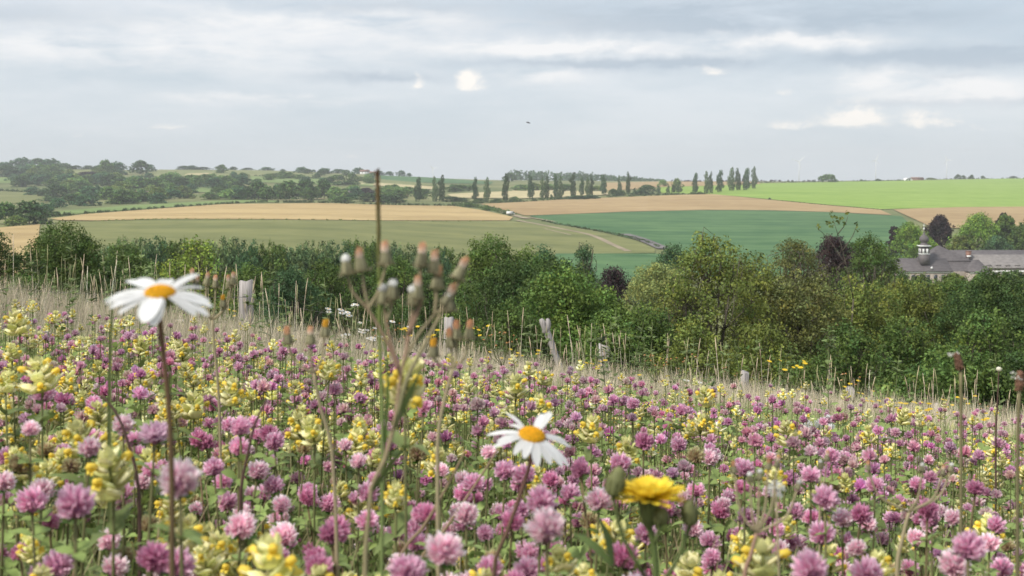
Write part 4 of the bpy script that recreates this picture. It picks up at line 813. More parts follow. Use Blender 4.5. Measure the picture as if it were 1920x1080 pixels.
mb.tube(smooth_path([g0 - f0 + Vector((.35, 0, -.2)), P(1040, 660, 12.8) - f0, P(1020, 610, 12.8) - f0, P(1014, 598, 12.8) - f0], 9), np.array([.05, .048, .046, .045, .05, .048, .045, .04, .022])*.72, (.3, .3, .3), 8)
mb.tube(smooth_path([P(1022, 625, 12.8) - f0, P(1028, 606, 12.8) - f0, P(1026, 597, 12.8) - f0], 5), [.04, .035, .03, .025, .012], (.3, .3, .3), 7)
p_ = mb.obj('post', M_POST, wf, True); p_['label'] = 'leaning split post with a forked top'
for dz in (.12, .5):
    pts = []
    for a, b in zip(tops_[:-1], tops_[1:]):
        for q in np.linspace(0, 1, 8)[:-1]: pts.append(a*(1-q) + b*q + Vector((0, -.055, -dz - .1*q*(1-q))))
    MB().tube(pts, .0016, (.1, .1, .1), 4).obj('wire', M_WIRE, wf)

# ------------------------------------------------------------------ meadow: templates
UP = np.array([0, 0, 1.])
def clover_head(seed, nf=130, wide=.10, pale=0.):
    """a globe of narrow florets, radius 1"""
    rg = np.random.default_rng(seed); mb = MB()
    cB = np.array([.76, .50, .58]); cM = np.array([.76, .36, .53]); cT = np.array([.92, .71, .80])
    th0 = rg.random()*6
    for i in range(nf):
        zt = 1 - 1.62*(i+.5)/nf; a = i*2.39996 + th0 + .25*rg.normal(); rr = math.sqrt(max(0, 1-zt*zt))
        d = np.array([rr*math.cos(a), rr*math.sin(a), zt]); d = unit(d + .1*rg.normal(size=3))
        ln = (.86 + .3*rg.random())*(1.02 if zt > 0 else .9)
        tip = d*ln; tip[2] = tip[2]*1.04 + .06
        p0 = d*.28; p1 = d*.66 + np.array([0, 0, .03]); bend = np.array([0, 0, .16 if zt < .5 else 0.])
        p2 = (p1+tip)/2 + bend*.3; p3 = tip + bend*.55
        sd = unit(np.cross(d, rg.normal(size=3)))
        f = (.8 + .4*rg.random()); mix = pale + .25*rg.random()
        cols = np.array([cB, cM, cM*(1-.35) + cT*.35, cT])*f; cols = cols*(1-mix*.4) + np.array([.85, .64, .76])*mix*.4
        mb.strip([p0, p1, p2, p3], np.array([.6, 1., .95, .3])*wide, sd, cols, .7, d if abs(d[2]) < .9 else np.array([1., 0, 0]))
    mb.lathe([(.0, -.62), (.3, -.5), (.45, -.15), (.42, .2), (.2, .5), (0, .55)], (.50, .20, .36), 8)
    for a in np.arange(3)*2.1 + rg.random():
        dv = np.array([math.cos(a), math.sin(a), 0]); mb.strip([dv*.1 - UP*.5, dv*.7 - UP*.62, dv*1.25 - UP*.35], [.12, .3, .02], np.cross(dv, UP), (.09, .17, .05), .2, UP)
    return mb
def leaflet(mb, base, dv, up, ln, wd, col, tipf=.1):
    dv = unit(dv); sd = unit(np.cross(dv, up)); col = np.asarray(col)
    mid = [base, base + dv*ln*.35 + up*ln*.06, base + dv*ln*.7 + up*ln*.04, base + dv*ln - up*ln*.06]
    mb.strip(mid, [wd*.12, wd*.5, wd*.46, wd*tipf], sd, np.array([col*.9, col*1.1, col, col*.95]), .25, up)
def trifoliate(seed, s=1.):
    rg = np.random.default_rng(seed); mb = MB()
    for a in (0, 2.0, -2.0):
        aa = a + .2*rg.normal(); d = np.array([math.cos(aa), math.sin(aa), .25 + .15*rg.normal()])
        leaflet(mb, np.zeros(3), d, UP, s, s*.62, np.array([.24, .32, .10])*(.85 + .3*rg.random()))
    return mb
def ball(mb, c, r, col, n=6, m=4, sq=(1, 1, 1), M=None):
    th = np.linspace(-math.pi/2, math.pi/2, m+1); pr_ = np.stack([np.cos(th)*r, np.sin(th)*r], -1)
    pr_[0, 0] = pr_[-1, 0] = 0.
    Mx = np.eye(4); Mx[:3, :3] = np.diag(sq); Mx[:3, 3] = c
    if M is not None: Mx = np.asarray(M) @ Mx
    mb.lathe(pr_, col, n, Mx)
def frame(c, z, x=None):
    z = unit(z); x = np.array([1., 0, 0]) if x is None else x
    y = unit(np.cross(z, x)); x = np.cross(y, z); M = np.eye(4); M[:3, 0] = x; M[:3, 1] = y; M[:3, 2] = z; M[:3, 3] = c
    return M
def rattle_spike(seed, lod=0):
    """returns (calyces and bracts, yellow hooded petals); about 1 unit tall"""
    rg = np.random.default_rng(seed); mb = MB(); pt = MB(); tiers = 3 if lod else 4
    mb.tube([(0, 0, -.1), (0, 0, .8)], [.04, .03], (.3, .32, .12), 5)
    for k in range(tiers):
        z = .08 + .66*k/(tiers-1); q = (1.12 - .52*k/(tiers-1))
        for s in range(3 if k < tiers-1 else 2):
            a = k*1.2 + s*2.094 + .5*rg.normal(); dv = np.array([math.cos(a), math.sin(a), 0]); sd = np.cross(dv, UP)
            ctr = dv*.14*q + UP*(z + .05*rg.normal()); ax_ = unit(dv*.8 + UP*(.6 + .6*k/tiers) + .15*rg.normal(size=3))
            M = frame(ctr + ax_*.13*q, ax_, sd)
            c = np.array([.90, .84, .50])*(.88 + .3*rg.random()); c = c if rg.random() > .3 else c*np.array([.80, .86, .66])
            n, m = (5, 3) if lod else (8, 5)
            th = np.linspace(-1.4, 1.2, m+1); pr_ = np.stack([np.cos(th)*.19*q*(1 + .16*rg.normal(size=m+1)), np.sin(th)*.20*q], -1)
            Mx = M @ np.diag([1.25, .36, 1, 1]); mb.lathe(pr_, np.linspace(.8, 1.12, m+1)[:, None]*c, n, Mx)
            for e in (-1, 0, 1):   # teeth of the calyx
                p = ctr + ax_*.30*q; mb.strip([p - ax_*.03 + sd*e*.10*q, p + ax_*.05*q + sd*e*.13*q, p + ax_*.14*q + sd*e*.15*q], np.array([.07, .06, .005])*q, sd, c*1.05, .2, dv)
            # toothed pale bract
            mb.strip([dv*.04 + UP*(z-.08), dv*.26*q + UP*(z-.05), dv*.44*q + UP*(z+.06*q), dv*.52*q + UP*(z+.2*q)], np.array([.12, .2, .13, .01])*q, sd, np.array([.62, .62, .25])*(.8 + .35*rg.random()), .35, -dv)
            if k < tiers-1 and (s < 1 or rg.random() < .35):
                p = ctr + ax_*.27*q; f = unit(dv + UP*.1)
                yc = np.array([.86, .66, .10])*(.88 + .22*rg.random())
                pt.tube([p, p + ax_*.08, p + ax_*.12 + f*.08, p + ax_*.07 + f*.17], [.05, .085, .085, .04], np.array([yc*np.array([1, 1.1, 2.5]), yc*np.array([1, 1.05, 1.4]), yc, yc]), 5 if lod else 7)
                for e in (-.6, .6): pt.strip([p + f*.04 + sd*e*.06, p + f*.15 - UP*.03 + sd*e*.10, p + f*.18 - UP*.10 + sd*e*.12], [.04, .06, .03], sd, yc, .1, UP)
    for s in range(5):
        a = s*1.257 + .3; dv = np.array([math.cos(a)*.1, math.sin(a)*.1, 0]); mb.strip([dv + UP*.76, dv*1.9 + UP*.9, dv*1.5 + UP*1.04], [.07, .1, .01], np.cross(unit(dv), UP), np.array([.72, .70, .32])*(.85 + .25*rg.random()), .3, -unit(dv))
    return mb, pt
def rattle_leaf(seed):
    rg = np.random.default_rng(seed); mb = MB()
    st = np.linspace(0, 1, 7); mid = np.stack([st, 0*st, .35*st - .45*st**2], -1)
    wd = np.array([.09, .16, .15, .13, .1, .06, .005])*(1 + .25*np.array([0, 1, -1, 1, -1, 1, 0]))
    mb.strip(mid, wd, (0, 1, 0), (.17, .215, .075), .3, UP); return mb
def stem_tpl(c0, c1, seed, bend=.06, rad=.016):
    rg = np.random.default_rng(seed); p = [(0, 0, -.06)] + [(bend*math.sin(q*3.1)*rg.normal(), bend*math.sin(q*3.1)*rg.normal(), q) for q in (.3, .65)] + [(0, 0, 1)]
    q = np.linspace(0, 1, 7)[:, None]
    return MB().tube(smooth_path(p, 7), np.linspace(rad, rad*.75, 7), np.array(c0)*(1-q) + np.array(c1)*q, 6)
CH = [clover_head(500+i, 150, .118, .1*(i % 3)) for i in range(6)]
CHm = [c.mesh('flower_head', M_PETAL) for c in CH]
CHpale = clover_head(530, 150, .11, 1.6).mesh('flower_head', M_PETAL)
def recol(mb, f):
    V, Q, T, C = mb.arrays(); return (V, Q, T, C*np.array(f))
CHdeep = [to_mesh('flower_head', recol(CH[i], (.82, .62, .72)), M_PETAL) for i in range(2)]
CHbrown = [to_mesh('flower_head', recol(CH[i], (.62, .85, .38)), M_PETAL) for i in (4, 5)]
CHlight = [to_mesh('flower_head', recol(CH[i], (1.12, 1.35, 1.15)), M_PETAL) for i in (2, 3)]
STm = [stem_tpl((.10, .13, .05), (.16, .15, .07), 540+i).mesh('stem', M_STALK, True) for i in range(3)]
STr = [stem_tpl((.13, .09, .06), (.15, .12, .06), 545+i).mesh('stem', M_STALK, True) for i in range(3)]
TLm = [trifoliate(550+i).mesh('leaf', M_LEAF) for i in range(3)]
RS = [rattle_spike(560+i) for i in range(5)]
RSm = [(a.mesh('flower_head', M_PETAL, True), b.mesh('petals', M_PETAL, True)) for a, b in RS]
RLm = [rattle_leaf(570+i).mesh('leaf', M_LEAF) for i in range(2)]
RSTm = [stem_tpl((.12, .12, .05), (.16, .17, .07), 580+i).mesh('stem', M_STALK, True) for i in range(2)]

LAND = [(90, 'before the sunken corner of the meadow'), (300, 'below the larger oxeye daisy'), (520, 'left of the tall hawksbeard'), (720, 'around the foot of the tall hawksbeard'),
        (1000, 'below the smaller oxeye daisy'), (1218, 'around the yellow hawkbit flower'), (1440, 'by the withered hawksbeard stalks'), (1640, 'below the white seed clocks'), (1850, 'under the brown plantain spikes')]
LAND[0] = (90, 'in the corner before the larger oxeye daisy')
def place_words(px, py):
    w_ = min(LAND, key=lambda q: abs(q[0] - px))[1]
    dep = 'large near' if py > 985 else 'mid sized' if py > 880 else 'smaller'
    return dep, w_
def put_clover(x, y, ztop, rad, var, label, lean=.15):
    gz = float(H(x, y)); h = max(.08, ztop - rad*.9 - gz)
    t = thing('red_clover', label, 'clover', (x, y, gz), 'red clover flowers in the meadow', random.random()*6.28)
    hd = {'brown': random.choice(CHbrown), 'deep': random.choice(CHdeep), 'pale': random.choice(CHlight), 'clock': CHpale}.get(var) or random.choice(CHm)
    lx, ly = random.gauss(0, lean*.25)*h, random.gauss(0, lean*.25)*h
    o = link('flower_head', hd, t, (lx, ly, h)); e = random.uniform(.9, 1.12); o.scale = (rad, rad, rad*e)
    o.rotation_euler = (random.gauss(0, .22), random.gauss(0, .22), random.random()*6)
    s_ = link('stem', random.choice(STr if var == 'deep' else STm), t)
    ln = math.sqrt(lx*lx + ly*ly + h*h); s_.rotation_euler = Vector((lx, ly, h)).to_track_quat('Z', 'Y').to_euler(); s_.scale = (.085, .085, ln - rad*.3)
    for q in (.55, .8, .93):
        lf = link('leaf', random.choice(TLm), t, (lx*q, ly*q, h*q)); sc_ = random.uniform(.011, .018); lf.scale = (sc_,)*3
        lf.rotation_euler = (random.gauss(0, .35), random.gauss(0, .35), random.random()*6)
    return t
def put_rattle(x, y, ztop, ht, label):
    gz = float(H(x, y)); h = max(.06, ztop - ht*1.05 - gz)
    t = thing('yellow_rattle', label, 'yellow rattle', (x, y, gz), 'yellow rattle plants in the meadow', random.random()*6.28)
    a, b = random.choice(RSm); lx, ly = random.gauss(0, .03)*h, random.gauss(0, .03)*h
    o = link('flower_head', a, t, (lx, ly, h)); o.scale = (ht*random.uniform(.95, 1.15),)*2 + (ht,); o.rotation_euler = (random.gauss(0, .16), random.gauss(0, .16), random.random()*6)
    link('petals', b, o)
    s_ = link('stem', random.choice(RSTm), t); s_.rotation_euler = Vector((lx, ly, h)).to_track_quat('Z', 'Y').to_euler(); s_.scale = (.085, .085, math.sqrt(lx*lx+ly*ly+h*h))
    for q in (.5, .75, .93):
        a0 = random.random()*6
        for s in (0, math.pi):
            lf = link('leaf', random.choice(RLm), t, (lx*q, ly*q, h*q)); k = random.uniform(.025, .042); lf.scale = (k, k, k); lf.rotation_euler = (random.gauss(0, .2), random.gauss(-.3, .25), a0+s)
    return t

# hand placed near flowers: px, py, width px
HC = [(125, 968, 72, ''), (62, 950, 56, ''), (300, 912, 78, 'pale'), (283, 820, 56, 'clock'), (255, 1060, 66, 'deep'), (340, 1050, 60, ''), (715, 1050, 66, ''), (828, 1043, 74, 'pale'), (1008, 1006, 74, 'pale'), (975, 945, 56, ''), (1073, 948, 42, ''), (915, 910, 42, ''),
      (940, 888, 42, ''), (993, 893, 42, ''), (1790, 1058, 64, ''), (1530, 1005, 48, ''), (1375, 1016, 40, ''), (180, 760, 30, ''), (55, 745, 40, ''), (120, 742, 34, ''), (152, 772, 32, ''), (170, 830, 38, ''), (378, 828, 34, 'deep'), (415, 835, 34, 'deep'), (484, 822, 36, 'deep'), (520, 840, 38, ''), (425, 935, 40, ''), (490, 932, 36, ''), (20, 860, 40, ''), (1100, 868, 40, ''),
      (790, 740, 30, ''), (1078, 1045, 40, ''), (780, 1000, 44, ''), (755, 1008, 40, ''), (865, 992, 44, ''), (1120, 940, 50, 'pale'), (1265, 960, 40, 'deep'), (600, 930, 38, ''), (655, 950, 40, ''), (580, 1005, 50, 'pale'), (1230, 1010, 44, ''), (1280, 1005, 40, 'pale'), (1700, 1060, 56, 'pale'), (1545, 1068, 66, ''), (1640, 1072, 60, ''), (1900, 1066, 50, ''), (395, 760, 28, ''), (90, 1070, 60, ''),
      (1745, 985, 42, ''), (1620, 920, 36, ''), (1290, 830, 30, ''), (1185, 760, 26, ''), (1287, 735, 14, 'deep'), (1328, 755, 14, 'deep'), (1515, 785, 14, 'deep'), (1732, 787, 15, ''), (1806, 796, 12, 'deep')]
HR = [(470, 1040, 84), (205, 875, 72), (345, 1003, 60), (897, 1050, 46), (1165, 1025, 46), (1455, 1050, 72), (1290, 1068, 60), (1120, 1062, 42), (1843, 1003, 46), (28, 1040, 40), (360, 755, 40), (85, 690, 50), (415, 730, 40), (505, 785, 36), (55, 885, 46), (130, 915, 36), (570, 800, 40), (370, 950, 36),
      (840, 860, 42), (680, 825, 40), (755, 705, 70), (955, 720, 36), (1010, 705, 22), (1000, 760, 34), (1135, 800, 40), (1160, 840, 40), (1320, 740, 30), (1455, 805, 36), (1290, 808, 30), (1710, 775, 24), (1330, 790, 30), (1530, 930, 34), (1550, 960, 34), (1880, 835, 26), (265, 645, 26), (40, 600, 36), (330, 655, 30), (1180, 1070, 40)]
taken = []
cn_w = {'brown': 'fading brownish', '': 'rose pink', 'pale': 'light pink', 'deep': 'deep magenta', 'clock': 'very pale rounded dewy'}
def hero_pos(px, py, size_m, wpx):
    d = size_m*FPX/wpx; p = P(px, py, d); g_ = near_z(p.x, p.y); return p, p.z - g_
n_c = n_r = 0
for px, py, wp, var in HC:
    size = .0215
    p, hh = hero_pos(px, py, size, wp)
    if hh > .55: d = p.y*.8; p = P(px, py, d); size *= .8
    if p.z - near_z(p.x, p.y) < .12: p = P(px, py, p.y*.9); size *= .9
    dep, wd = place_words(px, py)
    put_clover(p.x, p.y, p.z + size/2, size/2, var, f'{dep} {cn_w[var]} clover standing clear {wd}')
    taken.append((p.x, p.y)); n_c += 1
for px, py, wp in HR:
    p, hh = hero_pos(px, py, .026, wp); size = .027
    if hh > .6: p = P(px, py, p.y*.8); size *= .8
    dep, wd = place_words(px, py)
    put_rattle(p.x, p.y, p.z + size*.6, size*1.25, f'{dep} yellow rattle spike standing clear {wd}')
    taken.append((p.x, p.y)); n_r += 1

# scattered flowers: positions over the meadow, the nearest as plants of their own, the rest as one mass
def vnoise(x, y, f, seed):
    r_ = np.random.default_rng(seed); ph = r_.random((5, 3))*6.28; dr = r_.normal(size=(5, 2))
    return sum(np.sin((x*d[0] + y*d[1])*f + p[0]) for d, p in zip(dr, ph))/2.4
def scatter(n, d0, d1, ulim=.47):
    d = np.sqrt(d0*d0 + (d1*d1 - d0*d0)*rng.random(n)); u = (rng.random(n)*2 - 1)*ulim
    return u*d, d
def keep_meadow(x, y):
    lim = 3.95 + .5*vnoise(x, y, 1.3, 3) - 1.1*x/np.maximum(y, .1)
    return np.where(y < lim, np.clip((lim - y)/1.3, 0, 1), 0) + .035*(y < 7.5)
def px_of(x, y, z): return CX + FPX*x/y, HY - FPX*z/y
xc, yc = scatter(22500, .62, 8.0); kp = rng.random(22500) < keep_meadow(xc, yc)*np.clip(.72 + .32*vnoise(xc, yc, 3.2, 8), .2, 1)
xc, yc = xc[kp], yc[kp]
xr, yr = scatter(13500, .62, 8.0); kp = rng.random(13500) < keep_meadow(xr, yr)*np.clip(.8 - .45*vnoise(xr, yr, 3.2, 8) + .35*vnoise(xr, yr, 1.7, 21) - .3*xr/yr, .2, 1)
xr, yr = xr[kp], yr[kp]
zc = near_z(xc, yc) + np.clip(.30 + .05*rng.normal(size=len(xc)), .15, .40); zr_ = near_z(xr, yr) + np.clip(.29 + .06*rng.normal(size=len(xr)), .14, .43)
def cap(x, y, z):   # near the lens nothing may stand in the way of the view
    return np.minimum(z, near_z(x, y) + np.where(y < .9, .25 + .1*(y-.55)/.35, 9))
zc = cap(xc, yc, zc); zr_ = cap(xr, yr, zr_)
tk = np.array(taken)
def free(x, y, z):
    d2 = ((x[:, None]-tk[None, :, 0])**2 + (y[:, None]-tk[None, :, 1])**2).min(1)
    return d2 > .03**2
k_ = free(xc, yc, zc); xc, yc, zc = xc[k_], yc[k_], zc[k_]
k_ = free(xr, yr, zr_); xr, yr, zr_ = xr[k_], yr[k_], zr_[k_]
pxc, pyc = px_of(xc, yc, zc); inf = (pxc > -20) & (pxc < 1940) & (pyc < 1110)
order = np.argsort(np.where(inf, yc, 99)); n_ind = 300 - n_c
for i in order[:n_ind]:
    v = rng.choice(['', '', '', '', 'deep', 'deep', 'pale', 'pale', 'pale', 'brown']); dep, wd = place_words(pxc[i], pyc[i])
    put_clover(xc[i], yc[i], zc[i], float(rng.uniform(.0075, .0108)), v, f'{dep} {cn_w[v]} clover in the crowd {wd}')
rest = order[n_ind:]; n = len(rest)
lod = clover_head(590, 46, .19).arrays(); lods = [lod, clover_head(591, 46, .19, .5).arrays()]
sizes = rng.uniform(.0066, .0104, n); parts = []
tint = np.clip(np.stack([1 + .14*rng.normal(size=n)]*3, -1)*(1 + np.stack([.06*rng.normal(size=n), .14*rng.normal(size=n), -.07 + .06*rng.normal(size=n)], -1)), .5, 1.6)
for q in (0, 1):
    sel = np.arange(n) % 2 == q; r_ = rest[sel]
    M = mats(np.stack([xc[r_], yc[r_], zc[r_]-sizes[sel]], -1), rng.random(len(r_))*6.28, rng.random(len(r_))*6.28, np.abs(.25*rng.normal(size=len(r_))), sizes[sel])
    parts.append(replicate(lods[q], M, tint[sel]))
st = MB().tube([(0, 0, -.05), (0, 0, 1)], .0008, (.22, .25, .10), 4, False).arrays()
def stems(x, y, z, s):
    g_ = near_z(x, y); n = len(x); sc_ = np.stack([np.ones(n), np.ones(n), z - g_ - s], -1)
    return replicate(st, mats(np.stack([x, y, g_], -1), np.zeros(n), rng.random(n)*6, np.zeros(n), sc_))
parts.append(stems(xc[rest], yc[rest], zc[rest], sizes*1.2))
lparts = []
for q in range(2):
    m = len(rest); dz = rng.uniform(.012, .10, m); ang2 = rng.random(m)*6.28; rd = rng.uniform(.005, .03, m)
    M = mats(np.stack([xc[rest] + rd*np.cos(ang2), yc[rest] + rd*np.sin(ang2), zc[rest] - sizes - dz], -1), rng.random(m)*6.28, rng.random(m)*6.28, np.abs(.45*rng.normal(size=m)), rng.uniform(.012, .021, m))
    lparts.append(replicate(trifoliate(620+q).arrays(), M, np.clip(1 + .22*rng.normal(size=(m, 1)), .5, 1.5)*np.ones(3)))
tag(link('clover_leaves', to_mesh('clover_leaves', join_arrays(lparts), M_LEAF)), 'leaves crowding just under the clover heads', 'leaves', None, 'stuff')
tag(link('clover_flowers', to_mesh('clover_flowers', join_arrays(parts), M_PETAL)), 'mass of small pink clover heads further up the meadow', 'clover', None, 'stuff')
pxr, pyr = px_of(xr, yr, zr_); inf = (pxr > -20) & (pxr < 1940) & (pyr < 1120)
order = np.argsort(np.where(inf, yr, 99)); n_ind = 250 - n_r
for i in order[:n_ind]:
    dep, wd = place_words(pxr[i], pyr[i])
    put_rattle(xr[i], yr[i], zr_[i], float(rng.uniform(.019, .030)), f'{dep} yellow rattle spike among clover {wd}')
rest = order[n_ind:]; n = len(rest); parts = []
lr = [join_arrays([a.arrays() for a in rattle_spike(595+i, 1)]) for i in range(3)]
hs_ = rng.uniform(.015, .027, n)
for q in range(3):
    sel = np.arange(n) % 3 == q; r_ = rest[sel]
    M = mats(np.stack([xr[r_], yr[r_], zr_[r_]-hs_[sel]], -1), rng.random(len(r_))*6.28, rng.random(len(r_))*6.28, np.abs(.15*rng.normal(size=len(r_))), hs_[sel])
    parts.append(replicate(lr[q], M, np.clip(1 + .12*rng.normal(size=(len(r_), 1)), .7, 1.3)*(1 + np.array([[.02, .02, .12]])*rng.normal(size=(len(r_), 1)))))
parts.append(stems(xr[rest], yr[rest], zr_[rest], hs_))
tag(link('rattle_flowers', to_mesh('rattle_flowers', join_arrays(parts), M_PETAL, True)), 'mass of small yellow rattle spikes further up the meadow', 'yellow rattle', None, 'stuff')

# green understorey
def blade_tpl(n=5, bend=.35, w=.012):
    q = np.linspace(0, 1, n); mid = np.stack([bend*q**2.2, 0*q, q*(1 - .15*bend*q)], -1)
    return MB().strip(mid, w*np.array([.8, 1, .9, .6, .05])[:n], (0, 1, 0), (1, 1, 1), .35, (-1, 0, 0)).arrays()
def blades(x, y, ht, cols, bend, wmul=1., n=5, lean=.25):
    m = len(x); M = mats(np.stack([x, y, near_z(x, y) - .01], -1), rng.random(m)*6.28, rng.random(m)*6.28, np.abs(lean*rng.normal(size=m)), np.stack([ht, ht*wmul, ht], -1))
    return replicate(blade_tpl(n, bend), M, cols)
def pick(pal, n, jit=.15):
    pal = np.array(pal); c = pal[rng.integers(0, len(pal), n)]
    return np.clip(c*(1 + jit*rng.normal(size=(n, 1))), .01, .9)
parts = []
x, y = scatter(42000, .45, 3.2); parts.append(blades(x, y, rng.uniform(.15, .335, len(x))*np.where(y < .85, .68, 1), pick([(.26, .33, .11), (.31, .36, .14), (.21, .28, .09), (.39, .36, .18), (.34, .27, .16)], len(x)), .35, .62))
x, y = scatter(46000, 2.8, 7.0); parts.append(blades(x, y, rng.uniform(.17, .35, len(x)), pick([(.26, .32, .12), (.31, .34, .15), (.39, .35, .19)], len(x)), .35, 1.0))
tag(link('grass', to_mesh('grass', join_arrays(parts), M_LEAF)), 'green meadow grass between the flowers', 'grass', None, 'stuff')
parts = []
for q in range(3):
    x, y = scatter(7000, .45, 6.0); hh = .06 + .215*rng.random(len(x))**.6; hh = np.where(y < .8, hh*.85, hh)
    M = mats(np.stack([x, y, near_z(x, y) + hh], -1), rng.random(len(x))*6.28, rng.random(len(x))*6.28, np.abs(.4*rng.normal(size=len(x))), rng.uniform(.011, .021, len(x)))
    parts.append(replicate(trifoliate(600+q).arrays(), M, np.clip(1 + .2*rng.normal(size=(len(x), 1)), .5, 1.5)*np.array([1, 1, 1.])))
x, y = scatter(3000, .5, 5.5); hh = .1 + .16*rng.random(len(x))
M = mats(np.stack([x, y, near_z(x, y) + hh], -1), rng.random(len(x))*6.28, rng.random(len(x))*6.28, np.abs(.3*rng.normal(size=len(x))), rng.uniform(.025, .045, len(x)))
parts.append(replicate(rattle_leaf(610).arrays(), M, np.clip(1 + .2*rng.normal(size=(len(x), 1)), .5, 1.5)*np.ones(3)))
tag(link('meadow_leaves', to_mesh('meadow_leaves', join_arrays(parts), M_LEAF)), 'clover and rattle leaves filling the meadow', 'leaves', None, 'stuff')
# thin brown stems through the flowers
x, y = scatter(3800, .55, 6.); m = len(x); ht = rng.uniform(.16, .31, m)*np.where(y < .9, .8, 1)
g_ = near_z(x, y); tp = MB().tube(smooth_path([(0, 0, 0), (.01, .01, .4), (.0, .03, 1)], 5), np.linspace(.0013, .0008, 5), (1, 1, 1), 4, False).arrays()
M = mats(np.stack([x, y, g_], -1), rng.random(m)*6, rng.random(m)*6, np.abs(.22*rng.normal(size=m)), np.stack([np.ones(m), np.ones(m), ht], -1))
tag(link('dry_stems_grass', to_mesh('dry_stems_grass', replicate(tp, M, pick([(.28, .18, .12), (.33, .25, .16), (.22, .19, .09), (.36, .30, .2)], m)), M_STALK)), 'thin brown stems among the flowers', 'grass', None, 'stuff')

# dry tall grass down to the fence and beyond it
def dry(n, d0, d1, h0, h1, w, keep=None):
    x, y = scatter(n, d0, d1, .5)
    if keep is not None: k_ = rng.random(n) < keep(x, y); x, y = x[k_], y[k_]
    return x, y
parts = []
STRAW = [(.72, .62, .48), (.64, .55, .42), (.78, .69, .55), (.56, .52, .34), (.46, .47, .27), (.68, .57, .46)]
x, y = dry(210000, 3.4, 12, 0, 0, 0, lambda x, y: np.clip((y - 3.7 + .5*x/np.maximum(y, 1))/1.6, 0, 1)); parts.append(blades(x, y, rng.uniform(.18, .50, len(x))*np.clip((y-2.5)/4.5, .4, 1)*(1 + .6*np.clip(-x/y, -.05, .45)), pick(STRAW, len(x)), .22, .27, 5, .18))
x, y = dry(160000, 9, 23, 0, 0, 0, lambda x, y: np.clip((24 - y)/6 + .1, 0, 1)); parts.append(blades(x, y, rng.uniform(.22, .56, len(x))*(1 + .75*np.clip(-x/y, .02, .45)), pick(STRAW, len(x)), .16, .30, 5, .15))
# taller stalks with seed heads
x, y = scatter(2300, 6.5, 19, .5); m = len(x); ht = rng.uniform(.4, .85, m)*(1 - .25*np.clip((9-y)/3, 0, 1))*(1 + .45*np.clip(-x/y, -.3, .45))
stk = MB().tube(smooth_path([(0, 0, 0), (.01, 0, .5), (.03, 0, .86)], 5), np.linspace(.002, .0014, 5), (1, 1, 1), 4, False)
stk.tube([(.03, 0, .84), (.036, 0, .92), (.045, 0, 1)], [.0018, .0030, .001], (.9, .84, .76), 5)
M = mats(np.stack([x, y, near_z(x, y)], -1), rng.random(m)*6, rng.random(m)*6, np.abs(.1*rng.normal(size=m)), np.stack([np.ones(m), np.ones(m), ht], -1))
parts.append(replicate(stk.arrays(), M, pick(STRAW, m)))
tag(link('dry_grass', to_mesh('dry_grass', join_arrays(parts), M_STALK)), 'pale dry standing grass along the fence', 'dry grass', None, 'stuff')
# leafy green weeds mixed into the dry grass
parts = []
x, y = scatter(1900, 5.5, 18, .5); k_ = rng.random(len(x)) < np.clip(.35 - x/np.maximum(y, 1)*1.2 + .3*vnoise(x, y, .8, 31), .05, 1); x, y = x[k_], y[k_]; m = len(x)
wd = MB(); rg = np.random.default_rng(9); wd.tube([(0, 0, 0), (0, 0, .95)], [.004, .002], (.16, .19, .08), 4)
for q in range(22):
    z = .25 + .72*rg.random(); a = rg.random()*6.28; d = np.array([math.cos(a), math.sin(a), .35]); leaflet(wd, np.array([0, 0, z]), d, UP, .075*(1.2 - .6*z), .035, np.array([.15, .20, .07])*(.8 + .4*rg.random()), .15)
M = mats(np.stack([x, y, near_z(x, y)], -1), rng.random(m)*6, rng.random(m)*6, np.abs(.1*rng.normal(size=m)), rng.uniform(.4, .85, m))
parts.append(replicate(wd.arrays(), M, np.clip(1 + .2*rng.normal(size=(m, 1)), .5, 1.5)*np.ones(3)))
tag(link('weeds', to_mesh('weeds', join_arrays(parts), M_LEAF)), 'leafy green weeds in the dry grass', 'weeds', None, 'stuff')

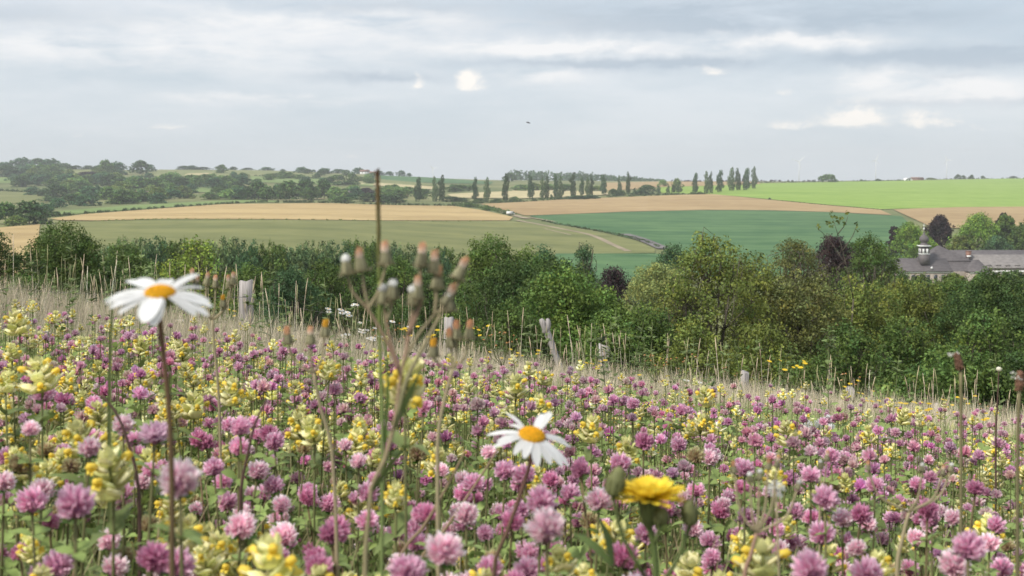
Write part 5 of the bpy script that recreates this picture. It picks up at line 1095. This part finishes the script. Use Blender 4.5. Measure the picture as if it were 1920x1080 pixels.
# ------------------------------------------------------------------ named foreground plants
def stalk_pts(px_list, d, origin):
    pts = [P(a, b, d) for a, b in px_list]; last = pts[-1]
    gz = float(H(last.x, last.y))
    if last.z > gz: pts.append(Vector((last.x + .01*(1 if last.x < 0 else -1)*0, last.y, gz - .02)))
    return [p - origin for p in pts]
def daisy(name, label, px, py, d, diam, petals, nrm, stem_px, disc=.3, c_stem=((.16, .08, .05), (.16, .12, .06)), wpet=.16):
    c = P(px, py, d); gz = float(H(c.x, c.y)); o = Vector((c.x, c.y, gz))
    t = thing(name, label, 'daisy', o); rad = diam/2; M = frame(np.array(c - o), nrm); rg = np.random.default_rng(int(px))
    mb = MB(); th = np.linspace(0, math.pi/2, 8); pr_ = np.stack([np.cos(th)*disc*rad, np.sin(th)*disc*rad*.55], -1); pr_[-1, 0] = 0
    pr_ = np.vstack([[(disc*rad*.8, -.1*disc*rad)], pr_]); Mx = M.copy()
    mb.lathe(pr_, np.linspace(.9, 1.0, 9)[:, None]*np.array([.80, .47, .03]), 20, Mx)
    for i in range(150):
        q = math.sqrt((i+.5)/150); a = i*2.39996; p = np.array([q*math.cos(a)*disc*rad, q*math.sin(a)*disc*rad, math.sqrt(max(0, 1-q*q))*disc*rad*.55, 1])
        ball(mb, (M @ p)[:3], disc*rad*.075, np.array([.84, .50, .03])*(.8 + .35*rg.random()), 5, 3)
    mb.obj('flower_disc', M_PETAL, t, True)
    mb = MB(); mb.lathe([(0, -.3*rad), (.14*rad, -.27*rad), (.29*rad, -.12*rad), (.31*rad, -.02*rad)], (.17, .21, .085), 14, M); mb.obj('sepals', M_LEAF, t, True)
    for ang_, ln, wd, up_ in petals:
        a = R(ang_); dv = np.array([math.cos(a), math.sin(a), 0]); sd = np.array([-math.sin(a), math.cos(a), 0])
        st = np.linspace(0, 1, 8); base = disc*.75
        mid = dv*((base + (ln-base)*st)[:, None]) + UP*((up_*st - .10*st**2*(1+rg.random()) + .03)[:, None])
        wv = wd*np.array([.45, .75, .95, 1.0, 1.0, .95, .75, .28])
        pm = MB()
        Lv = mid - sd*wv[:, None] + UP*(.12*wv)[:, None]; Rv = mid + sd*wv[:, None] + UP*(.12*wv)[:, None]
        L2_ = mid - sd*wv[:, None]*.5 - UP*(.02*wv)[:, None]; R2_ = mid + sd*wv[:, None]*.5 - UP*(.02*wv)[:, None]
        md = mid + UP*(.06*wv)[:, None]
        V = np.stack([Lv, L2_, md, R2_, Rv], 1).reshape(-1, 3)*rad
        Q = [(5*i+j, 5*i+j+1, 5*i+j+6, 5*i+j+5) for i in range(7) for j in range(4)]
        pm.add(xf(V, M), Q, None, np.repeat((np.linspace(.93, 1, 8)[:, None]*np.array([.84, .84, .84])), 5, axis=0)); pm.obj('petal', M_PETAL, t, True)
    pts = [np.array(c - o) - M[:3, 2]*.22*rad] + [np.array(p) for p in stalk_pts(stem_px, d, o)]
    n = 16; q = np.linspace(0, 1, n)[:, None]
    MB().tube(smooth_path(pts, n), np.linspace(.0013, .0015, n), np.array(c_stem[0])*(1-q) + np.array(c_stem[1])*q, 8).obj('stem', M_STALK, t, True)
    return t
daisy('oxeye_daisy', 'larger oxeye daisy with wide white petals rising above the meadow', 300, 552, .6, .0495,
      [(8, .95, .13, .0), (-8, 1.06, .15, -.08), (-21, 1.1, .14, -.12), (-33, .98, .12, -.1), (38, .92, .13, .12), (55, .98, .12, .3), (94, .80, .16, .22), (128, 1.0, .13, .18), (142, 1.08, .14, .15), (166, 1.06, .12, .02), (182, 1.1, .13, -.02), (196, 1.02, .13, -.04), (214, .98, .14, -.05), (228, .9, .13, -.08), (266, .9, .20, -.12), (276, .86, .17, -.2)],
      np.array([.03, -.22, .97]), [(300, 600), (306, 660), (318, 780), (322, 900), (323, 1010)])
daisy('oxeye_daisy', 'smaller oxeye daisy with gappy narrow petals above the yellow hawkbit', 997, 818, .8, .053,
      [(176, 1.08, .10, -.02), (192, .85, .09, -.02), (208, 1.02, .10, -.06), (236, .72, .10, -.06), (258, .8, .11, -.05), (280, .92, .12, -.14), (303, .9, .13, -.16), (318, 1.05, .13, -.16), (330, 1.1, .11, -.2), (2, 1.0, .11, -.0), (12, .9, .1, .0), (62, .95, .12, .35), (72, .82, .1, .3), (132, .98, .07, .3), (142, .7, .08, .1)],
      np.array([.16, -.31, .94]), [(996, 856), (975, 930), (950, 1000), (925, 1085)], .33, ((.15, .07, .06), (.14, .10, .06)))
# hawkbit
c = P(1218, 938, .66); gz = float(H(c.x, c.y)); o = Vector((c.x, c.y, gz)); t = thing('hawkbit', 'bright yellow hawkbit flower seen from the side with two green buds', 'hawkbit', o)
M = frame(np.array(c - o), (.05, .03, 1)); rg = np.random.default_rng(3); mb = MB()
for ring, (nn, el0, ln) in enumerate([(30, .20, .0195), (28, .36, .0185), (24, .58, .016), (18, .85, .0135)]):
    for i in range(nn):
        a = 6.283*(i + .5*ring + .3*rg.normal())/nn; e = el0 + .07*rg.normal(); dv = np.array([math.cos(a)*math.cos(e), math.sin(a)*math.cos(e), math.sin(e)]); sd = np.array([-math.sin(a), math.cos(a), 0]); l = ln*(.85 + .3*rg.random())
        q = np.linspace(0, 1, 5); mid = dv*(q*l)[:, None] - UP*(.0022*q**2)[:, None]*(rg.random()*.9 - .1)
        c0 = np.array([.93, .73, .08])*(.9 + .2*rg.random()); w5 = np.array([.0007, .0015, .0020, .0022, .0017])
        mb.strip(xf(mid, M), w5, M[:3, :3] @ sd, np.linspace(.9, 1.05, 5)[:, None]*c0, .3, UP)
mb.obj('petals', M_PETAL, t)
mb = MB(); mb.lathe([(.0012, -.015), (.003, -.0135), (.0045, -.008), (.0050, -.003), (.0062, .001)], (.19, .21, .085), 14, M)
for i in range(14):
    a = 6.283*i/14; dv = np.array([math.cos(a), math.sin(a), 0]); mb.strip(xf(np.array([dv*.0046 - UP*.010, dv*.0056 - UP*.004, dv*.0072 + UP*.0015]), M), [.0009, .0011, .0002], M[:3, :3] @ np.array([-dv[1], dv[0], 0]), (.22, .25, .1), .2, UP)
mb.obj('sepals', M_LEAF, t)
pts = [np.array(c - o) - M[:3, 2]*.014] + [np.array(p) for p in stalk_pts([(1221, 1000), (1230, 1090)], .66, o)]
MB().tube(smooth_path(pts, 10), np.linspace(.0019, .0017, 10), (.11, .15, .05), 8).obj('stem', M_STALK, t, True)
for bx, by, ln, wd, lean, base in [(1155, 905, .0165, .0052, .25, [(1150, 935), (1165, 1000), (1215, 1090)]), (1293, 963, .014, .0045, -.12, [(1292, 990), (1275, 1040), (1240, 1095)]), (1240, 968, .009, .0045, .2, [(1238, 985), (1228, 1020)])]:
    cb2 = P(bx, by, .655) - o; Mb = frame(np.array(cb2), (lean, 0, 1)); mb = MB()
    mb.lathe([(0, -ln*.5), (wd*.7, -ln*.42), (wd, -ln*.15), (wd*.95, ln*.15), (wd*.6, ln*.4), (wd*.25, ln*.52), (0, ln*.53)], np.linspace(.9, 1.1, 7)[:, None]*np.array([.2, .21, .085]), 12, Mb)
    for i in range(10):
        a = 6.283*i/10; dv = np.array([math.cos(a), math.sin(a), 0]); mb.strip(xf(np.array([dv*wd*.9 - UP*ln*.35, dv*wd*1.08, dv*wd*.6 + UP*ln*.42]), Mb), [wd*.2, wd*.24, wd*.05], Mb[:3, :3] @ np.array([-dv[1], dv[0], 0]), (.17, .18, .075), .2, UP)
    bd = mb.obj('bud', M_LEAF, t, True)
    MB().tube(smooth_path([np.array(cb2) - Mb[:3, 2]*ln*.45] + [np.array(P(a, b, .655) - o) for a, b in base], 8), .0012, (.11, .14, .05), 6).obj('stem', M_STALK, t, True)
mb = MB()
for a, b, e in [((1150, 1060), (1110, 1020), (1075, 1000)), ((1150, 1060), (1140, 1010), (1120, 965)), ((1160, 1070), (1190, 1030), (1200, 1000))]:
    q = smooth_path([P(*v, .66) - o for v in (a, b, e)], 6); mb = MB(); mb.strip(q, np.array([.002, .003, .004, .0035, .002, .0003]), (.5, .8, .2), (.15, .21, .07), .3, (0, -1, .3)); mb.obj('leaf', M_LEAF, t)
# tall hawksbeard
HD = .64; oz = P(668, 1000, HD); o = Vector((oz.x, oz.y, float(H(oz.x, oz.y)))); t = thing('hawksbeard', 'tall branching hawksbeard with faded orange and white heads before the plantation', 'hawksbeard', o)
def L_(px, py, dd=0): return np.array(P(px, py, HD + dd) - o)
def hb_head(parent, px, py, dirv, kind, dd=0., s=1., mul=1.):
    """kind: o orange fading over white, w white tuft, y yellow bud; tip of the head at px, py"""
    dirv = unit(np.array(dirv, float)); tip = (np.array(P(px, py, dd)) - np.array(o)) if dd > 2 else L_(px, py, dd)
    L0 = .0100*s; M = frame(tip - dirv*L0*.45, dirv); mb = MB()
    mb.lathe([(.0008*s, -L0*.62), (.0028*s, -L0*.58), (.0031*s, -L0*.42), (.0024*s, -L0*.05), (.0019*s, L0*.12)], np.array([.30, .295, .17])*mul, 10, M)
    for i in range(10):
        a = 6.283*i/10; dv = np.array([math.cos(a), math.sin(a), 0])
        mb.strip(xf(np.array([dv*.0030*s - UP*L0*.55, dv*.0042*s - UP*L0*.5, dv*.0052*s - UP*L0*.42]), M), np.array([.0006, .0007, .0002])*s, M[:3, :3] @ np.array([-dv[1], dv[0], 0]), (.34, .30, .2), .2, UP)
    rgb_ = np.random.default_rng(int(px*3+py))
    for i in range(13):
        a = 6.283*i/13; dv = np.array([math.cos(a), math.sin(a), 0]); kz = .85 + .3*rgb_.random()
        mb.strip(xf(np.array([dv*.0030*s - UP*L0*.5, dv*.0031*s - UP*L0*.3, dv*.0026*s - UP*L0*.05, dv*.0022*s + UP*L0*.18*kz]), M), np.array([.0006, .0007, .0006, .0001])*s, M[:3, :3] @ np.array([-dv[1], dv[0], 0]), np.array([.30, .28, .17])*(.6 + .8*rgb_.random())*mul, .3, dv)
    for i in range(9):
        a = rgb_.random()*6.283; dv = np.array([math.cos(a), math.sin(a), 0])
        mb.strip(xf(np.array([dv*.0026*s - UP*L0*.55, dv*.0048*s - UP*L0*(.5 + .15*rgb_.random()), dv*(.0055 + .002*rgb_.random())*s - UP*L0*(.3 + .4*rgb_.random())]), M), np.array([.0005, .0005, .0001])*s, M[:3, :3] @ np.array([-dv[1], dv[0], 0]), (.36, .31, .2), .2, UP)
    hd = mb.obj('flower_head', M_LEAF, parent, True)
    mb = MB(); rg = np.random.default_rng(int(px*7+py))
    colr = {'o': ((.84, .76, .66), (.62, .34, .18)), 'w': ((.74, .73, .70), (.80, .79, .76)), 'y': ((.72, .42, .06), (.74, .42, .05)), 'r': ((.66, .42, .26), (.56, .30, .16))}[kind]
    for i in range(26):
        a = 2.39996*i; r_ = .0021*s*math.sqrt(i/26); dv = np.array([math.cos(a), math.sin(a), 0]); hl = L0*((.62 if kind != 'w' else .42)*(.75 + .4*rg.random()) - .25*r_/(.0021*s)*.5)
        sp_ = .35 if kind == 'w' else .12
        mb.strip(xf(np.array([dv*r_ + UP*L0*.05, dv*r_*(1+sp_) + UP*(L0*.08 + hl*.5), dv*r_*(1 + sp_*.6) + UP*(L0*.1 + hl)]), M), np.array([.0006, .0008, .0003])*s, M[:3, :3] @ np.array([-dv[1], dv[0], 0]),
                 np.array([colr[0], np.array(colr[0])*.55 + np.array(colr[1])*.45, colr[1]])*(.85 + .3*rg.random()), .3, UP)
    mb.obj('tuft', M_PETAL, hd)
    return tip - dirv*L0*1.05
def branch(parent, pts, r0, r1, c0, c1, n=12):
    q = np.linspace(0, 1, n)[:, None]; MB().tube(smooth_path(pts, n), np.linspace(r0, r1, n), np.array(c0)*(1-q) + np.array(c1)*q, 7).obj('branch', M_STALK, parent, True)
RED = (.33, .21, .15); BRN = (.31, .26, .16); GRN = (.26, .25, .13)
q = np.linspace(0, 1, 20)[:, None]
MB().tube(smooth_path([(0, 0, -.02), (0, 0, .06), L_(690, 940), L_(722, 860), L_(740, 790), L_(752, 700), L_(763, 650), L_(765, 630)], 20), np.linspace(.0014, .0008, 20), np.array(GRN)*(1-q) + np.array(RED)*q*1.05, 8).obj('stem', M_STALK, t, True)
heads = [(648, 478, (-.1, 0, 1), 'w'), (674, 472, (-.12, 0, 1), 'o'), (722, 460, (-.05, 0, 1), 'o'), (793, 463, (.1, 0, 1), 'o'), (816, 476, (.02, 0, 1), 'o'), (823, 505, (.1, 0, 1), 'r'), (872, 490, (.45, 0, 1), 'o'),
         (718, 533, (-.05, 0, 1), 'w'), (737, 524, (0, 0, 1), 'w'), (774, 535, (-.05, 0, 1), 'w'), (785, 524, (.1, 0, 1), 'o'), (840, 548, (-.1, 0, 1), 'w'), (850, 540, (.5, 0, 1), 'o')]
E = [hb_head(t, *h) for h in heads]
branch(t, [L_(752, 705), L_(725, 640), L_(690, 580), L_(660, 545), E[0]], .0010, .0006, RED, BRN)
branch(t, [L_(695, 588), L_(685, 550), E[1]], .0008, .0006, BRN, BRN)
branch(t, [L_(690, 580), L_(710, 545), E[2]], .0008, .0006, BRN, BRN)
branch(t, [L_(752, 700), L_(730, 630), L_(722, 590), E[7]], .0009, .0006, RED, BRN)
branch(t, [L_(726, 600), L_(735, 570), E[8]], .0008, .0006, BRN, BRN)
branch(t, [L_(765, 630), L_(772, 590), E[9]], .0009, .0006, RED, BRN)
branch(t, [L_(766, 625), L_(785, 570), E[10]], .001, .0008, RED, BRN)
branch(t, [L_(766, 630), L_(790, 560), L_(788, 520), E[3]], .001, .0008, RED, BRN)
branch(t, [L_(752, 690), L_(790, 620), L_(830, 580), E[11]], .0009, .0006, BRN, BRN)
branch(t, [L_(815, 592), L_(818, 560), E[5]], .001, .0008, BRN, BRN); branch(t, [L_(818, 560), L_(815, 530), E[4]], .0008, .0006, BRN, BRN)
branch(t, [L_(832, 578), L_(845, 560), E[12]], .001, .0008, BRN, BRN); branch(t, [L_(842, 566), L_(860, 530), E[6]], .001, .0008, BRN, BRN)
branch(t, [L_(742, 800), L_(760, 720), L_(800, 640), L_(826, 590)], .0014, .0009, GRN, BRN)
for a in [((735, 810), (770, 735), (790, 690)), ((700, 920), (740, 860), (770, 830))]:
    m_ = MB(); m_.strip(smooth_path([L_(*v) for v in a], 6), np.array([.0012, .0022, .0022, .0018, .001, .0002]), (.8, .5, 0), (.14, .18, .06), .4, (0, -1, 0)); m_.obj('leaf', M_LEAF, t)
def small_hawksbeard(label, base, d, heads_, forks, stem_r=.0012, s=1., cs=(BRN, BRN), mul=1.):
    global o, HD
    b = P(base[0], base[1], d); o = Vector((b.x, b.y, float(H(b.x, b.y)))); HD = d
    t = thing('hawksbeard', label, 'hawksbeard', o, 'hawksbeard plants in the meadow')
    fk = L_(*forks[-1]); MB().tube(smooth_path([(0, 0, -.02)] + [L_(*f) for f in forks], 12), np.linspace(stem_r*1.5, stem_r, 12), np.array(cs[0])*mul, 6).obj('stem', M_STALK, t, True)
    for h in heads_:
        e = hb_head(t, *h, 0., s, mul); branch(t, [fk, (fk + e)/2 + np.array([(e[0]-fk[0])*.25, 0, -.1*abs(e[2]-fk[2])]), e], stem_r*.8, stem_r*.6, cs[1], cs[1], 8)
    return t
small_hawksbeard('hawksbeard with two rusty closed heads before the second fence post', (835, 1010), .8, [(856, 607, (-.05, 0, 1), 'r'), (882, 606, (.1, 0, 1), 'r'), (843, 622, (-.1, 0, 1), 'r'), (813, 640, (0, 0, 1), 'y')], [(820, 860), (835, 745), (850, 690)], .0011)
small_hawksbeard('hawksbeard with three small orange heads beside the tall hawksbeard', (650, 1010), .85, [(538, 618, (-.1, 0, 1), 'r'), (582, 618, (0, 0, 1), 'o'), (611, 604, (.1, 0, 1), 'y')], [(625, 860), (600, 760), (588, 700)], .0010)
small_hawksbeard('hawksbeard with faded heads and one yellow bud right behind the larger daisy', (420, 900), 1.25, [(360, 508, (-.1, 0, 1), 'o'), (370, 522, (.2, 0, 1), 'o'), (390, 515, (.2, 0, 1), 'o'), (404, 520, (0, 0, 1), 'o'), (428, 520, (-.1, 0, 1), 'o'), (438, 514, (.1, 0, 1), 'o'), (418, 556, (0, 0, 1), 'y')], [(412, 780), (402, 650), (398, 600)], .0011, 1.05)
small_hawksbeard('withered hawksbeard with rust brown heads and a long reddish stalk before the white clocks', (1390, 1130), .78, [(1375, 868, (-.1, 0, 1), 'r'), (1405, 885, (-.1, 0, 1), 'w'), (1442, 862, (.1, 0, 1), 'r'), (1460, 858, (.2, 0, 1), 'o'), (1425, 880, (.1, 0, 1), 'w'), (1500, 900, (.3, 0, 1), 'w')], [(1396, 1080), (1408, 1040), (1418, 1000)], .0011, .62, (RED, BRN))
small_hawksbeard('withered hawksbeard with pale bent stalk and spread side branches under the plantains', (1670, 1130), .9, [(1730, 868, (.1, 0, 1), 'w'), (1628, 866, (0, 0, 1), 'r'), (1770, 875, (.2, 0, 1), 'o'), (1785, 868, (.2, 0, 1), 'w')], [(1682, 1060), (1692, 1010), (1704, 960)], .0012, .6, (BRN, BRN))
small_hawksbeard('slim withered hawksbeard with one orange tipped head over pink clover', (1540, 1000), 1.1, [(1552, 848, (.15, 0, 1), 'o'), (1538, 862, (-.1, 0, 1), 'w')], [(1537, 960), (1540, 915)], .001, .75, (BRN, BRN))
# dandelion like tuft
b = P(1455, 918, .8); g0 = Vector((b.x, b.y, float(H(b.x, b.y)))); t = thing('seed_tuft', 'single fluffy white seed tuft below the withered hawksbeard heads', 'seed head', g0)
def fluff(c, r, seed, n=90, up_=.2):
    rg = np.random.default_rng(seed); mb = MB(); d = unit(rg.normal(size=(n, 3)) + np.array([0, 0, up_]))
    for v in d:
        e = c + v*r*(.8 + .25*rg.random()); sd = unit(np.cross(v, rg.normal(size=3)))
        mb.strip([c + v*r*.1, (c + e)/2, e], np.array([.012, .02, .055])*r, sd, (.74, .74, .74), .3, v)
        w_ = unit(rg.normal(size=3)); mb.strip([e - sd*r*.16, e + v*r*.05, e + sd*r*.16], np.array([.04, .05, .04])*r, np.cross(v, sd), (.78, .78, .78), .2, v)
    ball(mb, c, r*.2, (.5, .45, .36), 6, 4); return mb
fluff(np.array(b - g0), .0062, 2, 60).obj('seed_head', M_PETAL, t)
MB().tube(smooth_path([(0, 0, -.02), np.array(b - g0)*.5 + np.array([.006, 0, 0]), np.array(b - g0)], 8), .0009, BRN, 6).obj('stem', M_STALK, t, True)
for i, (px, py, d, lab) in enumerate([(1514, 797, 3.0, 'first white seed clock of the cluster beside deep magenta clover'), (1536, 795, 3.05, 'middle white seed clock of the cluster of four'), (1553, 787, 3.1, 'topmost white seed clock of the cluster of four'), (1556, 801, 2.95, 'lowest outer white seed clock of the cluster of four')]):
    b = P(px, py, d); g0 = Vector((b.x, b.y, float(H(b.x, b.y)))); t = thing('seed_clock', lab, 'seed clock', g0, 'white seed clocks in the meadow')
    fluff(np.array(b - g0), .0125, 10+i, 130, 0).obj('seed_head', M_PETAL, t); MB().tube([(0, 0, -.02), np.array(b - g0)], .0012, (.2, .2, .1), 6).obj('stem', M_STALK, t, True)
# tall grass flower spike
GD = .72; b = P(712, 815, GD); g0 = Vector((b.x, b.y, float(H(b.x, b.y)))); t = thing('grass_spike', 'tall single grass spike with brown tip rising into the sky', 'grass spike', g0)
q = np.linspace(0, 1, 16)[:, None]
MB().tube(smooth_path([(0, 0, -.02)] + [np.array(P(a, c_, GD) - g0) for a, c_ in [(717, 800), (714, 700), (711, 600), (711, 520)]], 16), np.linspace(.0012, .0008, 16), np.array([.20, .26, .10])*(1-q) + np.array([.19, .23, .06])*q, 7).obj('stem', M_STALK, t, True)
mb = MB(); pth = smooth_path([np.array(P(a, c_, GD) - g0) for a, c_ in [(711, 525), (710, 470), (709, 400), (708, 350), (707, 321)]], 60); rg = np.random.default_rng(4)
mb.tube(pth, np.concatenate([np.linspace(.0010, .0011, 40), np.linspace(.0011, .0003, 20)]), np.linspace(0, 1, 60)[:, None]*np.array([.24, .14, .10]) + (1-np.linspace(0, 1, 60))[:, None]*np.array([.17, .20, .06]), 6)
for i in range(6, 58):
    f = i/58
    for s in range(2):
        a = rg.random()*6.28; dv = np.array([math.cos(a), math.sin(a), 0]); cc = (1-f)*np.array([.18, .21, .06]) + f*np.array([.26, .15, .10])
        ln = .0065*(1 - .5*f); mb.strip([pth[i], pth[i] + dv*.0010 + UP*ln*.5, pth[i] + dv*.0012 + UP*ln], np.array([.0005, .0008, .0001]), np.cross(dv, UP), cc*(.8 + .4*rg.random()), .3, dv)
mb.obj('seed_head', M_STALK, t)
m_ = MB(); m_.strip(smooth_path([np.array(P(a, c_, GD) - g0) for a, c_ in [(722, 830), (728, 720), (716, 600), (712, 500)]], 10), np.linspace(.0011, .0002, 10), (1, .2, 0), (.13, .20, .05), .4, (0, -1, 0)); m_.obj('leaf', M_LEAF, t)
b = P(206, 760, .95); g0 = Vector((b.x, b.y, float(H(b.x, b.y)))); t = thing('grass_stalk', 'single upright green grass blade beside the larger oxeye daisy', 'grass blade', g0)
m_ = MB(); m_.strip(smooth_path([(0, 0, -.02)] + [np.array(P(a, c_, .95) - g0) for a, c_ in [(206, 740), (208, 650), (211, 560)]], 12), np.linspace(.0018, .0006, 12), (1, .3, 0), (.17, .20, .075), .5, (0, -1, 0)); m_.obj('leaf', M_LEAF, t)
# arched brown stems
for lab, pts, d in [('bent brown stem arching over clover beside the larger daisy', [(262, 960), (240, 830), (215, 770), (190, 740)], .95), ('thin brown stem curving up between the daisy and the tall hawksbeard', [(450, 960), (465, 850), (480, 790), (500, 750)], 1.0),
                    ('long slanting straw stem crossing below the smaller daisy', [(790, 1060), (830, 1000), (910, 880), (935, 840)], 1.0), ('slanting straw stem under the tall hawksbeard', [(745, 1075), (800, 980), (850, 890), (872, 845)], .85),
                    ('tall dark stem with a tiny white bud before the dark tree', [(1867, 840), (1870, 760), (1873, 692)], 1.9)]:
    a = P(*pts[0], d); g0 = Vector((a.x, a.y, float(H(a.x, a.y)))); t = thing('dry_stem', lab, 'stem', g0)
    dark = 'dark' in lab; pp = [(0, 0, -.02)] + [np.array(P(*q_, d) - g0) for q_ in pts]
    MB().tube(smooth_path(pp, 14), np.linspace(.0016, .0008, 14), (.10, .06, .05) if 'straw' not in lab else (.28, .21, .13), 6).obj('stem', M_STALK, t, True)
    if 'bud' in lab: mb = MB(); ball(mb, pp[-1], .0045, (.75, .72, .6), 8, 6, (1, 1, .8)); mb.obj('bud', M_PETAL, t, True)
# plantains
for i, (px, py, hh, d, lab, bs) in enumerate([(1797, 678, 36, 1.0, 'brown plantain spike with white anthers before the dark thicket', (1802, 850)), (1912, 714, 40, .95, 'brown plantain spike leaning out at the picture edge', (1908, 900))]):
    b = P(bs[0], bs[1], d); g0 = Vector((b.x, b.y, float(H(b.x, b.y)))); t = thing('plantain', lab, 'plantain', g0, 'ribwort plantains'); c = np.array(P(px, py, d) - g0); s = d/FPX; rg = np.random.default_rng(20+i)
    dv = unit(np.array([-.25, 0, 1]) if i == 0 else np.array([.05, 0, 1])); M = frame(c, dv); mb = MB()
    lg = hh*s/2; wd = 7*s
    mb.lathe([(0, -lg), (wd*.8, -lg*.85), (wd, -lg*.3), (wd*.85, lg*.4), (wd*.4, lg*.9), (0, lg)], (.16, .09, .06), 10, M)
    for k in range(110):
        z = lg*(-.95 + 1.85*rg.random()); a = rg.random()*6.28; r_ = wd*(1 - .5*max(0, z/lg)**2); p = np.array([math.cos(a)*r_, math.sin(a)*r_, z, 1]); ball(mb, (M @ p)[:3], wd*.2, np.array([.24, .13, .085])*(.6 + .8*rg.random()), 5, 3)
    h_ = mb.obj('seed_head', M_STALK, t)
    mb = MB()
    for k in range(16):
        a = rg.random()*6.28; z = lg*(.75 + .25*rg.random()) if i == 0 else lg*(.1 + .7*rg.random()); p = np.array([math.cos(a)*wd*1.4 - wd*.9, math.sin(a)*wd*1.2, z, 1]); ball(mb, (M @ p)[:3], wd*.24, (.72, .72, .66), 5, 3); mb.tube([(M @ np.array([0, 0, z, 1]))[:3], (M @ p)[:3]], wd*.05, (.6, .6, .5), 3)
    mb.obj('anthers', M_PETAL, h_)
    MB().tube(smooth_path([(0, 0, -.02), np.array(P(*bs, d) - g0), c - dv*lg], 10), .0013, (.17, .15, .08), 6).obj('stem', M_STALK, t, True)
# small flowers dotted through the dry grass: yellow hawksbeards, white daisies, orange seed heads
def dot_tpl(kind, seed):
    rg = np.random.default_rng(seed); mb = MB(); c = (.17, .18, .08)
    tops_ = [(rg.normal()*.06, rg.normal()*.06, 1 - .12*rg.random()) for _ in range({'yellow': 4, 'orange': 5, 'white': 2}[kind])]
    mb.tube([(0, 0, 0), (0, 0, .7)], [.004, .0028], c, 4)
    for p in tops_:
        mb.tube(smooth_path([(0, 0, .68), (p[0]*.8, p[1]*.8, .82), p], 4), .002, c, 4)
        M = frame(np.array(p), (rg.normal()*.4, -.5, 1))
        if kind == 'yellow':
            for i in range(12):
                a = i*.5236; dv = np.array([math.cos(a), math.sin(a), .15]); mb.strip(xf(np.array([dv*.0, dv*.009, dv*.017]), M), [.002, .0035, .002], M[:3, :3] @ np.array([-dv[1], dv[0], 0]), (.80, .58, .05), .2, UP)
        elif kind == 'white':
            for i in range(12):
                a = i*.5236; dv = np.array([math.cos(a), math.sin(a), -.1]); mb.strip(xf(np.array([dv*.005, dv*.013, dv*.022]), M), [.003, .0045, .002], M[:3, :3] @ np.array([-dv[1], dv[0], 0]), (.80, .80, .78), .2, UP)
            ball(mb, p, .006, (.75, .48, .06), 6, 4)
        else:
            mb.lathe([(.003, -.014), (.006, -.01), (.005, 0)], (.20, .19, .10), 6, M); mb.lathe([(.0055, 0), (.006, .006), (.004, .013), (0, .016)], np.array([(.68, .55, .38), (.66, .45, .24), (.58, .28, .1), (.55, .25, .1)]), 6, M)
    return mb.mesh({'yellow': 'hawksbeard', 'orange': 'withered_hawksbeard', 'white': 'oxeye_daisy'}[kind], M_PETAL)
DT = {k: [dot_tpl(k, 700 + 10*j + i) for i in range(3)] for j, k in enumerate(('yellow', 'orange', 'white'))}
dots = [('yellow', a, b) for a, b in [(990, 655), (952, 660), (1112, 672), (1120, 676), (1485, 678), (1492, 675), (1455, 730), (1480, 728), (1520, 745), (1530, 758), (1590, 712), (1625, 733), (1230, 700), (1520, 750), (1665, 755), (1690, 752), (1710, 752), (1725, 752), (1755, 752), (1650, 748), (1785, 745), (1815, 742), (1830, 770), (1790, 790), (1240, 760), (1650, 775), (1700, 770), (770, 612), (900, 610), (795, 610), (440, 575), (525, 605), (370, 560)]]
dots += [('orange', a, b) for a, b in [(720, 618), (740, 604), (742, 600), (752, 630), (918, 608), (955, 622), (965, 625), (943, 630), (835, 710), (870, 715), (895, 712), (1230, 665), (1247, 668), (1270, 672), (1298, 665), (1380, 690), (110, 565), (60, 560), (200, 600), (240, 640), (475, 635), (150, 620), (1090, 700), (830, 735), (600, 690), (30, 575), (1600, 700), (1545, 775), (1850, 760), (1400, 755)]]
dots += [('white', a, b) for a, b in [(660, 562), (654, 568), (669, 574), (628, 567), (684, 600), (678, 612), (680, 608), (692, 618), (708, 622), (665, 622), (657, 620), (747, 597), (881, 688), (868, 690), (953, 682), (935, 685), (1143, 716), (1122, 718), (1027, 718), (328, 595), (315, 610), (340, 630), (355, 632), (310, 640), (1297, 708), (1350, 770), (1380, 745), (1740, 815), (1820, 800), (1890, 810), (1700, 812), (1880, 795), (590, 620), (230, 608), (1660, 795)]]
wds = {'yellow': 'small yellow hawksbeard', 'orange': 'withered orange hawksbeard', 'white': 'small far oxeye daisy'}
def dot_place(px): return min([(60, 'in the dry grass near the hawthorn'), (330, 'in the dry grass behind the larger daisy'), (520, 'near the tallest fence post'), (690, 'behind the tall hawksbeard'), (880, 'around the second fence post'), (1030, 'by the leaning split post'), (1130, 'by the post before the bright maple'), (1270, 'between maple post and square topped post'), (1400, 'by the square topped fence post'), (1500, 'under the brown thicket'), (1600, 'by the lichened fence post'), (1720, 'along the last fence posts'), (1850, 'below the plantain spikes')], key=lambda q_: abs(q_[0]-px))[1]
for kind, px, py in dots:
    d = float(np.clip(rng.uniform(6.5, 11), 3, 14)); x = (px-CX)/FPX*d; g_ = float(near_z(x, d)); zt = -(py-HY)/FPX*d
    for _ in range(30):
        if .25 < zt - g_ < 1.05: break
        d = d*.93 if zt - g_ > 1.05 else d*1.06
        d = max(2.5, min(d, 16)); x = (px-CX)/FPX*d; g_ = float(near_z(x, d)); zt = -(py-HY)/FPX*d
    h = max(.2, zt - g_); me = random.choice(DT[kind]); oo = link(me.name.split('.')[0], me, None, (x, d, g_)); oo.scale = (1, 1, h); oo.rotation_euler.z = random.random()*.5
    if h > .35: oo.scale = (1., 1., h)
    tag(oo, f'{wds[kind]} {dot_place(px)}', 'daisy' if kind == 'white' else 'hawksbeard', 'small flowers scattered in the dry grass')
